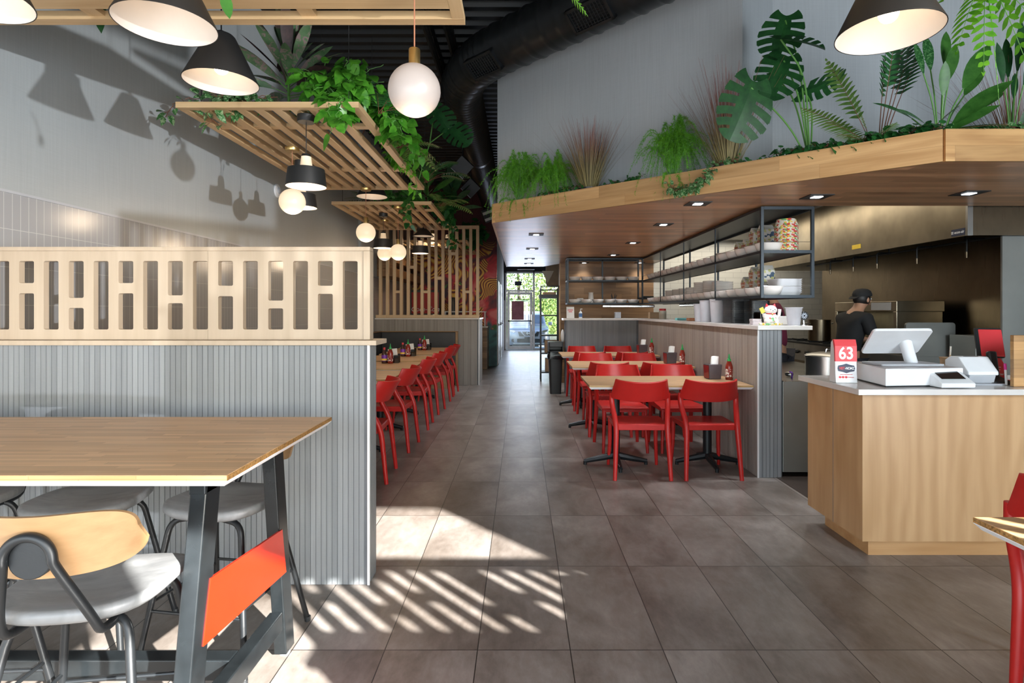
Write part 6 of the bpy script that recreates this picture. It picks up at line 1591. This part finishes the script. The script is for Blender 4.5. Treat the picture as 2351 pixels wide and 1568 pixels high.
# ================================================================== AISLE AND DRINKS STATION
t = thing('steel_rack', 'narrow black steel rack with shelves before the rear door', 'rack', (.56, 11.2, 0))
for sx in (-.17, .17):
    for sy in (-.17, .17): MB().bx(sx - .012, sx + .012, sy - .012, sy + .012, 0, 1.86 if sy < 0 else 1.82).build('post', M['black_metal'], t, smooth=False)
for z in (.16, .53, .88, 1.27): MB().bx(-.18, .18, -.18, .18, z, z + .025).build('shelf', M['black_metal'], t, smooth=False)
MB().bx(-.2, .2, -.2, .2, 1.62, 1.69).build('top_tray', M['black_metal'], t, smooth=False)
mb = MB()
for z in (1.78, 1.85): mb.bx(-.17, .17, -.18, -.165, z, z + .012).bx(-.17, .17, .165, .18, z, z + .012)
mb.build('rail', M['black_metal'], t, smooth=False)
tag(MB().bx(-.11, .13, -.13, .13, 0, .24).build('cardboard_box', M['brown_bag'], None, (.58, 11.2, .556), smooth=False), 'brown cardboard box on the second shelf of the black rack', 'box')
tag(MB().bx(-.10, .14, -.13, .13, 0, .25).build('cardboard_box', M['brown_bag'], None, (.58, 11.2, .186), smooth=False), 'brown cardboard box on the lowest shelf of the black rack', 'box')
tag(MB().bx(-.13, .13, -.1, .1, 0, .05).build('order_tray', M['oak'], None, (.56, 11.2, 1.691), smooth=False), 'small wooden tray on top of the black rack', 'tray')
t = thing('trash_bin', 'tall slim black trash bin with open lid by the half wall', 'trash bin', (.575, 9.47, 0))
a = rrect(-.10, .10, -.14, .14, .03); n = len(a)
MB().add([(x * .9, y * .9, 0) for x, y in a] + [(x * 1.15, y * 1.15, .66) for x, y in a], [tuple(reversed(range(n)))] + [(i, (i + 1) % n, n + (i + 1) % n, n + i) for i in range(n)] + [tuple(range(n, 2 * n))]).build('bin', M['black_plastic'], t)
rim = []
mb = MB(); vs = []; fs = []
for r, z in ((1.14, .60), (1.26, .57), (1.32, .62), (1.24, .68), (1.15, .69)):
    for i, (x, y) in enumerate(a): k = 1 + .04 * math.sin(i * 2.3 + z * 60); vs.append((x * r * k, y * r * k, z + .02 * math.sin(i * 1.7)))
for j in range(4):
    for i in range(n): fs.append((j * n + i, j * n + (i + 1) % n, (j + 1) * n + (i + 1) % n, (j + 1) * n + i))
mb.add(vs, fs).build('bin_bag', M['black_gloss'], t)
MB().prism([(x * 1.2, y * 1.2) for x, y in a], .69, .71).bx(-.125, -.105, -.17, .17, .71, .86).bx(.105, .125, -.17, .17, .71, .86).bx(-.125, .125, .15, .17, .71, .86).bx(-.105, .105, -.17, -.15, .78, .86).bx(-.105, .105, -.15, .15, .84, .86).build('lid', M['black_plastic'], t, smooth=False, bevel=.006)
t = thing('bag', 'crumpled white bag hanging on the aisle end of the half wall', 'bag', (.70, 9.5, .95)); MB().ball((0, 0, 0), .075, 12, 8, (.45, .8, 1.5)).build('bag', M['paper_white'], t)
t = thing('hanging_sign', 'white folded sign hanging beside the beige casing above the corridor', 'sign', (.62, 13.4, 2.20))
MB().add([(-.12, 0, .12), (.0, -.02, -.16), (.02, -.02, -.16), (.16, 0, .12), (-.12, .01, .12), (.0, -.01, -.16), (.02, -.01, -.16), (.16, .01, .12)], [(0, 1, 2, 3), (7, 6, 5, 4), (0, 4, 5, 1), (1, 5, 6, 2), (2, 6, 7, 3), (3, 7, 4, 0)]).build('board', M['paper_white'], t, smooth=False)
MB().tube([(0, 0, .12), (0, 0, 2.3)], .003, 5).build('wire', M['steel'], t)
# drinks station behind the lattice
t = thing('drinks_counter', 'drinks counter behind the timber lattice below the mural', 'counter', (-1.7, 13.7, 0))
MB().bx(-.98, .9, -.35, .38, 0, .98).build('body', M['woodwall'], t, smooth=False); MB().bx(-.99, .92, -.37, .39, .98, 1.01).build('top', M['quartz'], t, smooth=False)
t = thing('drinks_fountain', 'red drinks fountain with white script lettering behind the lattice', 'drinks machine', (-2.28, 13.62, 1.011))
MB().bx(-.36, .36, -.25, .3, 0, .86).build('body', M['black_plastic'], t, smooth=False, bevel=.01); MB().bx(-.30, .34, -.262, -.25, .30, .80).build('red_panel', plain('fountain_red', (.42, .012, .018), .35), t, smooth=False)
text('lettering', 'Coca-Cola', .155, M['white_text'], t, (.02, -.268, .40), (R(90), 0, 0), shear=.25)
mb = MB()
for k in range(5): mb.bx(-.25 + k * .12, -.21 + k * .12, -.30, -.25, .14, .26)
mb.build('tap', M['chrome'], t, smooth=False); MB().bx(-.34, .34, -.33, -.24, 0, .04).build('drip_tray', M['steel'], t, smooth=False)
t = thing('tea_urn', 'black tea urn right of the red drinks fountain', 'urn', (-1.62, 13.6, 1.011))
MB().lathe([(.001, 0), (.13, 0), (.13, .62), (.10, .68), (.001, .69)], 24).build('body', M['black_plastic'], t); MB().tube([(0, -.13, .12), (0, -.19, .12), (0, -.19, .08)], .012, 8).build('tap', M['red'], t)
tag(MB().bx(-.5, .5, -.10, .10, 0, .02).bx(-.48, -.46, -.1, .1, -.33, 0).bx(.46, .48, -.1, .1, -.33, 0).build('cup_shelf', M['white_plastic'], None, (-1.32, 13.45, 1.342), smooth=False), 'white riser shelf on the drinks counter behind the lattice', 'shelf')
t = thing('glowing_dome', 'round white glowing dome before the mural, seen through the lattice', 'cooker', (ax(1000, 12.6), 12.6, 1.02)); MB().lathe([(.001, 0), (.15, 0), (.16, .16), (.14, .22), (.06, .27), (.001, .28)], 26).build('body', M['globe'], t)  # dome of guessed kind, its glow put in by the lit globe material
tag(MB().bx(-.45, .45, -.2, .2, 0, 1.02).build('side_table', M['woodwall'], None, (ax(1000, 12.6), 12.6, 0), smooth=False), 'timber stand under the round white dome behind the lattice', 'stand')
t = thing('wall_ledge', 'timber boarded ledge along the left wall behind the lattice', 'shelf', (XL + .16, 12.1, 2.02)); MB().bx(-.155, .155, -1.5, 1.9, 0, .16).bx(-.155, .155, -1.5, 1.9, .28, .44).bx(-.155, .155, 1.86, 1.9, .16, .28).bx(-.155, .155, -1.5, -1.46, .16, .28).build('boards', M['woodwall'], t, smooth=False)
# ================================================================== PEOPLE
def skinmesh(name, vs, es, rs, mat, parent, root=0, sub=2):
    me = bpy.data.meshes.new(name); me.from_pydata([tuple(v) for v in vs], es, [])
    o = bpy.data.objects.new(name, me); col.objects.link(o)
    o.modifiers.new('skin', 'SKIN'); 
    for i, r in enumerate(rs):
        sv = me.skin_vertices[0].data[i]; sv.radius = r if isinstance(r, tuple) else (r, r); sv.use_root = (i == root)
    o.modifiers.new('sub', 'SUBSURF').levels = sub
    bake(o); o.data.materials.clear(); o.data.materials.append(mat); o.data.polygons.foreach_set('use_smooth', [True] * len(o.data.polygons))
    o.parent = parent; return o
def hand(vs, es, rs, wi, d, side, up):            # five bent fingers grown from the wrist vertex wi
    w = vs[wi]; d = d.normalized(); side = side.normalized(); up = up.normalized()
    vs.append(w + d * .045); es.append((wi, len(vs) - 1)); rs.append((.026, .014)); p = len(vs) - 1
    for k, (off, L) in enumerate(((-.030, .062), (-.010, .074), (.010, .070), (.029, .055))):
        last = p
        for j, (f, dr) in enumerate(((.35, 0), (.70, .25), (1.0, .6))):
            q = w + d * (.060 + L * f) + side * off * (1 + .15 * f) - up * (L * dr * .6); vs.append(q); es.append((last, len(vs) - 1)); rs.append(.0085 - .001 * j); last = len(vs) - 1
    last = wi
    for j, (a, b, c) in enumerate(((.020, -.030, -.004), (.045, -.046, -.014), (.068, -.050, -.028))):
        q = w + d * a + side * b + up * c; vs.append(q); es.append((last, len(vs) - 1)); rs.append(.010 - .001 * j); last = len(vs) - 1
def person(label, loc, rz, shirt, lean=0.0, elbows=None, wrists=None, cap=True, hs=1.0, nod=.0, apron=False):
    t = thing('person', label, 'person', loc, rz); t.scale = (hs, hs, hs)
    L = lambda y, z: y + lean * max(0, z - .93)   # forward lean of the trunk
    def J(x, y, z): return V((x, L(y, z), z - .25 * abs(lean) * max(0, z - .93)))
    vs = [J(0, 0, .95), J(0, .0, 1.08), J(0, .0, 1.26), J(0, -.01, 1.40), J(0, .0, 1.47), J(0, .02 + nod * .3, 1.535), J(0, .02 + nod * .6, 1.60), J(0, .01 + nod, 1.665)]
    rs = [(.145, .10), (.13, .095), (.155, .105), (.085, .065), (.052, .052), (.060, .068), (.072, .088), (.058, .07)]
    es = [(0, 1), (1, 2), (2, 3), (3, 4), (4, 5), (5, 6), (6, 7)]
    E = elbows or ((-.27, .02, 1.10), (.27, .02, 1.10)); W = wrists or ((-.20, .24, 1.02), (.20, .24, 1.02))
    wid = []
    for s, e, w in ((-1, E[0], W[0]), (1, E[1], W[1])):
        b = len(vs); vs += [J(s * .165, -.005, 1.375), J(*e), J(*w)]; rs += [(.058, .058), (.042, .042), (.026, .030)]; es += [(3, b), (b, b + 1), (b + 1, b + 2)]; wid.append((b + 2, b + 1))
        d = vs[b + 2] - vs[b + 1]; sd = d.cross(V((0, 0, 1))).normalized() * -s; hand(vs, es, rs, b + 2, d, sd, sd.cross(d).normalized() * (1 if s > 0 else -1) if False else V((0, 0, 1)))
    for s in (-1, 1):
        b = len(vs); vs += [V((s * .085, 0, .86)), V((s * .095, .02, .48)), V((s * .10, -.01, .09)), V((s * .105, .13, .035))]; rs += [(.085, .085), (.06, .06), (.04, .045), (.035, .028)]; es += [(0, b), (b, b + 1), (b + 1, b + 2), (b + 2, b + 3)]
    skinmesh('body', vs, es, rs, M['skin'], t)
    # clothing follows the same joints, a little wider
    n3 = len(rs); sl = [0, 1, 2, 3]; sv = [vs[i].copy() for i in sl]; sv[0].z -= .06; sr = [(.165, .12), (.152, .115), (.178, .128), (.105, .085), (.066, .066)]; se = [(0, 1), (1, 2), (2, 3), (3, 4)]; sv.append(vs[3].lerp(vs[4], .55))
    for (w, e), s in zip(wid, (-1, 1)):
        sh = vs[e - 1]; b = len(sv); sv += [sh.copy(), sh.lerp(vs[e], .82)]; sr += [(.074, .074), (.062, .062)]; se += [(3, b), (b, b + 1)]
    skinmesh('shirt', sv, se, sr, shirt, t)
    lv_ = [V((0, 0, .94))]; lr = [(.16, .118)]; le = []
    for s in (-1, 1):
        b = len(lv_); lv_ += [V((s * .088, 0, .84)), V((s * .095, .02, .48)), V((s * .10, -.005, .12))]; lr += [(.10, .10), (.078, .078), (.062, .066)]; le += [(0, b), (b, b + 1), (b + 1, b + 2)]
    skinmesh('trousers', lv_, le, lr, M['cloth_dark'], t)
    for s in (-1, 1): MB().ball((s * .105, .055, .045), .06, 14, 10, (.8, 1.9, .75)).build('shoe', M['black_plastic'], t)
    hd = vs[6]; f = V((0, .088, 0))
    MB().ball(hd + V((-.03, .075, .005)), .012, 10, 8).ball(hd + V((.03, .075, .005)), .012, 10, 8).build('eyes', M['eye_white'], t)
    MB().ball(hd + V((-.03, .085, .005)), .006, 8, 6).ball(hd + V((.03, .085, .005)), .006, 8, 6).build('pupils', M['black_plastic'], t)
    MB().tube([hd + V((0, .080, .02)), hd + V((0, .102, -.022)), hd + V((0, .085, -.03))], [.006, .013, .009], 8).build('nose', M['skin'], t)
    MB().tube([hd + V((-.024, .074, -.056)), hd + V((0, .083, -.054)), hd + V((.024, .074, -.056))], [.003, .007, .003], 8).build('mouth', M['lips'], t)
    MB().ball(hd + V((-.076, .0, -.008)), .022, 10, 8, (.4, .8, 1.3)).ball(hd + V((.076, .0, -.008)), .022, 10, 8, (.4, .8, 1.3)).build('ears', M['skin'], t)
    MB().ball(hd + V((0, -.012, .012)), .092, 22, 14, (.88, 1.02, 1.0)).build('hair', M['hair'], t)
    hm = bpy.data.objects[t.children[-1].name].data
    for v in hm.vertices:                          # keep the face free of hair
        if v.co.y > hd.y + .045 and v.co.z < hd.z + .055: v.co.y = hd.y + .03
    if cap:
        c = MB().lathe([(.096, -.006), (.097, .02), (.085, .062), (.055, .088), (.001, .097)], 26, Matrix.Translation(hd + V((0, -.006, .038))) @ Matrix.Diagonal((.92, 1.08, .85, 1))).build('cap', M['cloth_black'], t)
        MB().grid(lambda u, v: hd + V(((u - .5) * .13 * (1 - .35 * v * v), -.088 - .085 * v * (1 - abs(u - .5) * .7), .036 - .030 * v)), 8, 5, .004).build('cap_peak', M['cloth_black'], c)
    return t
person('person in black T-shirt and backward black cap working at the range', (3.44, 6.02, 0), R(-78), M['cloth_black'], .30, ((-.22, .16, 1.14), (.24, .10, 1.12)), ((-.10, .40, 1.10), (.16, .40, 1.10)), True, .965, .02)
person('person in maroon shirt behind the lower hanging shelf', (2.98, 6.55, 0), R(60), M['cloth_maroon'], .12, None, None, True, 1.02)
person('person in dark shirt with bowed head seen between tubs and cat figurine', (3.42, 8.5, 0), R(165), M['cloth_black'], .25, None, None, True, .93, .02)

# ================================================================== OUTSIDE THE REAR DOOR
GZ = -.32
t = thing('car', 'silver grey SUV parked nose-in outside the rear glass door', 'car', (.33, 24.4, GZ))
def loft(secs, mat, name, parent, bev=0.0, **k):
    mb = MB(); vs = []; fs = []; n = len(secs[0][1])
    for y, pr in secs: vs += [(x, y, z) for x, z in pr]
    for i in range(len(secs) - 1):
        for q in range(n): fs.append((i * n + q, (i + 1) * n + q, (i + 1) * n + (q + 1) % n, i * n + (q + 1) % n))
    fs += [tuple(range(n)), tuple(reversed(range((len(secs) - 1) * n, len(secs) * n)))]
    o = mb.add(vs, fs).build(name, mat, parent, angle=50)
    if bev: b = o.modifiers.new('b', 'BEVEL'); b.width = bev; b.segments = 2; b.limit_method = 'ANGLE'
    return o
def sec(w, zb, zt, sh=.12, tw=.86): return [(-w * .92, zb), (w * .92, zb), (w, zb + sh), (w, zt - sh), (w * tw, zt), (-w * tw, zt), (-w, zt - sh), (-w, zb + sh)]
loft([(-.02, sec(.62, .30, .80)), (.06, sec(.80, .22, .90)), (.30, sec(.88, .20, .98)), (.95, sec(.915, .20, 1.07)), (1.2, sec(.92, .2, 1.10)), (4.3, sec(.92, .2, 1.12)), (4.55, sec(.85, .3, 1.0))], M['car_paint'], 'body', t, .02)
loft([(1.0, sec(.80, 1.04, 1.10, .02)), (1.75, sec(.72, 1.04, 1.62, .08)), (2.3, sec(.72, 1.04, 1.68, .08)), (3.7, sec(.70, 1.04, 1.64, .08)), (4.4, sec(.72, 1.04, 1.16, .03))], M['car_paint'], 'cabin', t, .02)
MB().add([(-.70, 1.06, 1.115), (.70, 1.06, 1.115), (.60, 1.70, 1.59), (-.60, 1.70, 1.59)], [(0, 1, 2, 3)]).build('windscreen', M['car_glass'], t, smooth=False).location = (0, -.03, .02)
MB().prism([(-.40, .60), (.40, .60), (.46, .80), (-.46, .80)], 0, .04, Matrix.Translation((0, -.03, 0)) @ Euler((R(90), 0, 0)).to_matrix().to_4x4()).build('grille', M['black_plastic'], t, smooth=False)
MB().tube(rpath([(-.36, -.08, .82), (-.14, -.09, .60), (.14, -.09, .60), (.36, -.08, .82)], .05), .030, 8).build('chrome_trim', M['chrome'], t)
MB().tube(arc((0, -.10, .73), .075, 0, 2 * PI, 24, (1, 0, 0), (0, 0, 1)), .013, 8, True).bx(-.09, .09, -.11, -.095, .715, .745).build('emblem', M['chrome'], t)
for s in (-1, 1):
    MB().prism([(s * .48, .70), (s * .80, .80), (s * .84, .90), (s * .50, .82)][::s], -.10, .06, Matrix.Translation((0, .06, 0)) @ Euler((R(90), 0, 0)).to_matrix().to_4x4()).build('headlight', M['glass'] if False else M['chrome'], t, smooth=False)
    MB().cyl((s * .66, -.01, .42), (s * .66, .10, .42), .075).build('fog_lamp', M['black_plastic'], t)
    for y in (.85, 3.55):
        w = MB().cyl((s * .72, y, .34), (s * .93, y, .34), .34, n=28).build('tyre', M['black_plastic'], t, bevel=.03)
        MB().cyl((s * .93, y, .34), (s * .945, y, .34), .22, n=20).build('wheel_rim', M['alu'], w)
    MB().box((s * 1.0, 1.25, 1.12), (.18, .12, .14)).build('wing_mirror', M['car_paint'], t, bevel=.03)
MB().bx(-.50, .50, -.05, .1, .34, .50).build('lower_intake', M['black_plastic'], t, smooth=False, bevel=.02); MB().bx(-.66, .66, -.07, .1, .27, .31).build('bumper_strip', M['chrome'], t, smooth=False)
MB().bx(-.18, .18, -.09, -.07, .47, .58).build('number_plate', M['black_plastic'], t, smooth=False)
def tree(x, y, h, w, n, mat, label):
    t = thing('tree', label, 'tree', (x, y, GZ), 0, 'trees beyond the parked car')
    MB().tube([(0, 0, 0), (.1, 0, h * .3), (0, .1, h * .6)], [.14, .11, .06], 8).build('trunk', M['bark'], t)
    mb = MB()
    for k in range(n):
        a = U(0, 2 * PI); q = U(.02, 1); rr = w * math.sqrt(U(.1, 1)) * (math.sin(PI * min(.97, q * .85 + .1)) ** .6)
        p = V((rr * math.cos(a), rr * math.sin(a), .2 + q * h)); s = U(.05, .12)
        d = V((U(-1, 1), U(-1, 1), U(-1, .4))).normalized(); mb.leaf(p, d, V((U(-1, 1), U(-1, 1), .6)), s * 1.5, s, 'lance', .2, 2, .1)
    mb.build('crown', M[mat], t, smooth=False)
for x, y, h, w, n, m, l in ((-3.2, 33, 7, 2.6, 7000, 'leaf_sun', 'pale leafy tree seen at the left of the rear door'), (-.2, 35, 7.5, 2.6, 7000, 'leaf_sun2', 'deep green tree behind the parked car, left of centre'), (2.4, 34, 7, 2.4, 7000, 'leaf_sun', 'pale leafy tree behind the parked car, right side'), (5.2, 36, 8, 3, 5000, 'leaf_sun2', 'deep green tree seen through the rear sidelight')):
    tree(x, y, h, w, n, m, l)
tag(MB().bx(-12, 12, 38, 39, GZ, 2.2).build('hedge', M['leaf_sun2'], smooth=False), 'clipped hedge closing the car park behind the trees', 'hedge')
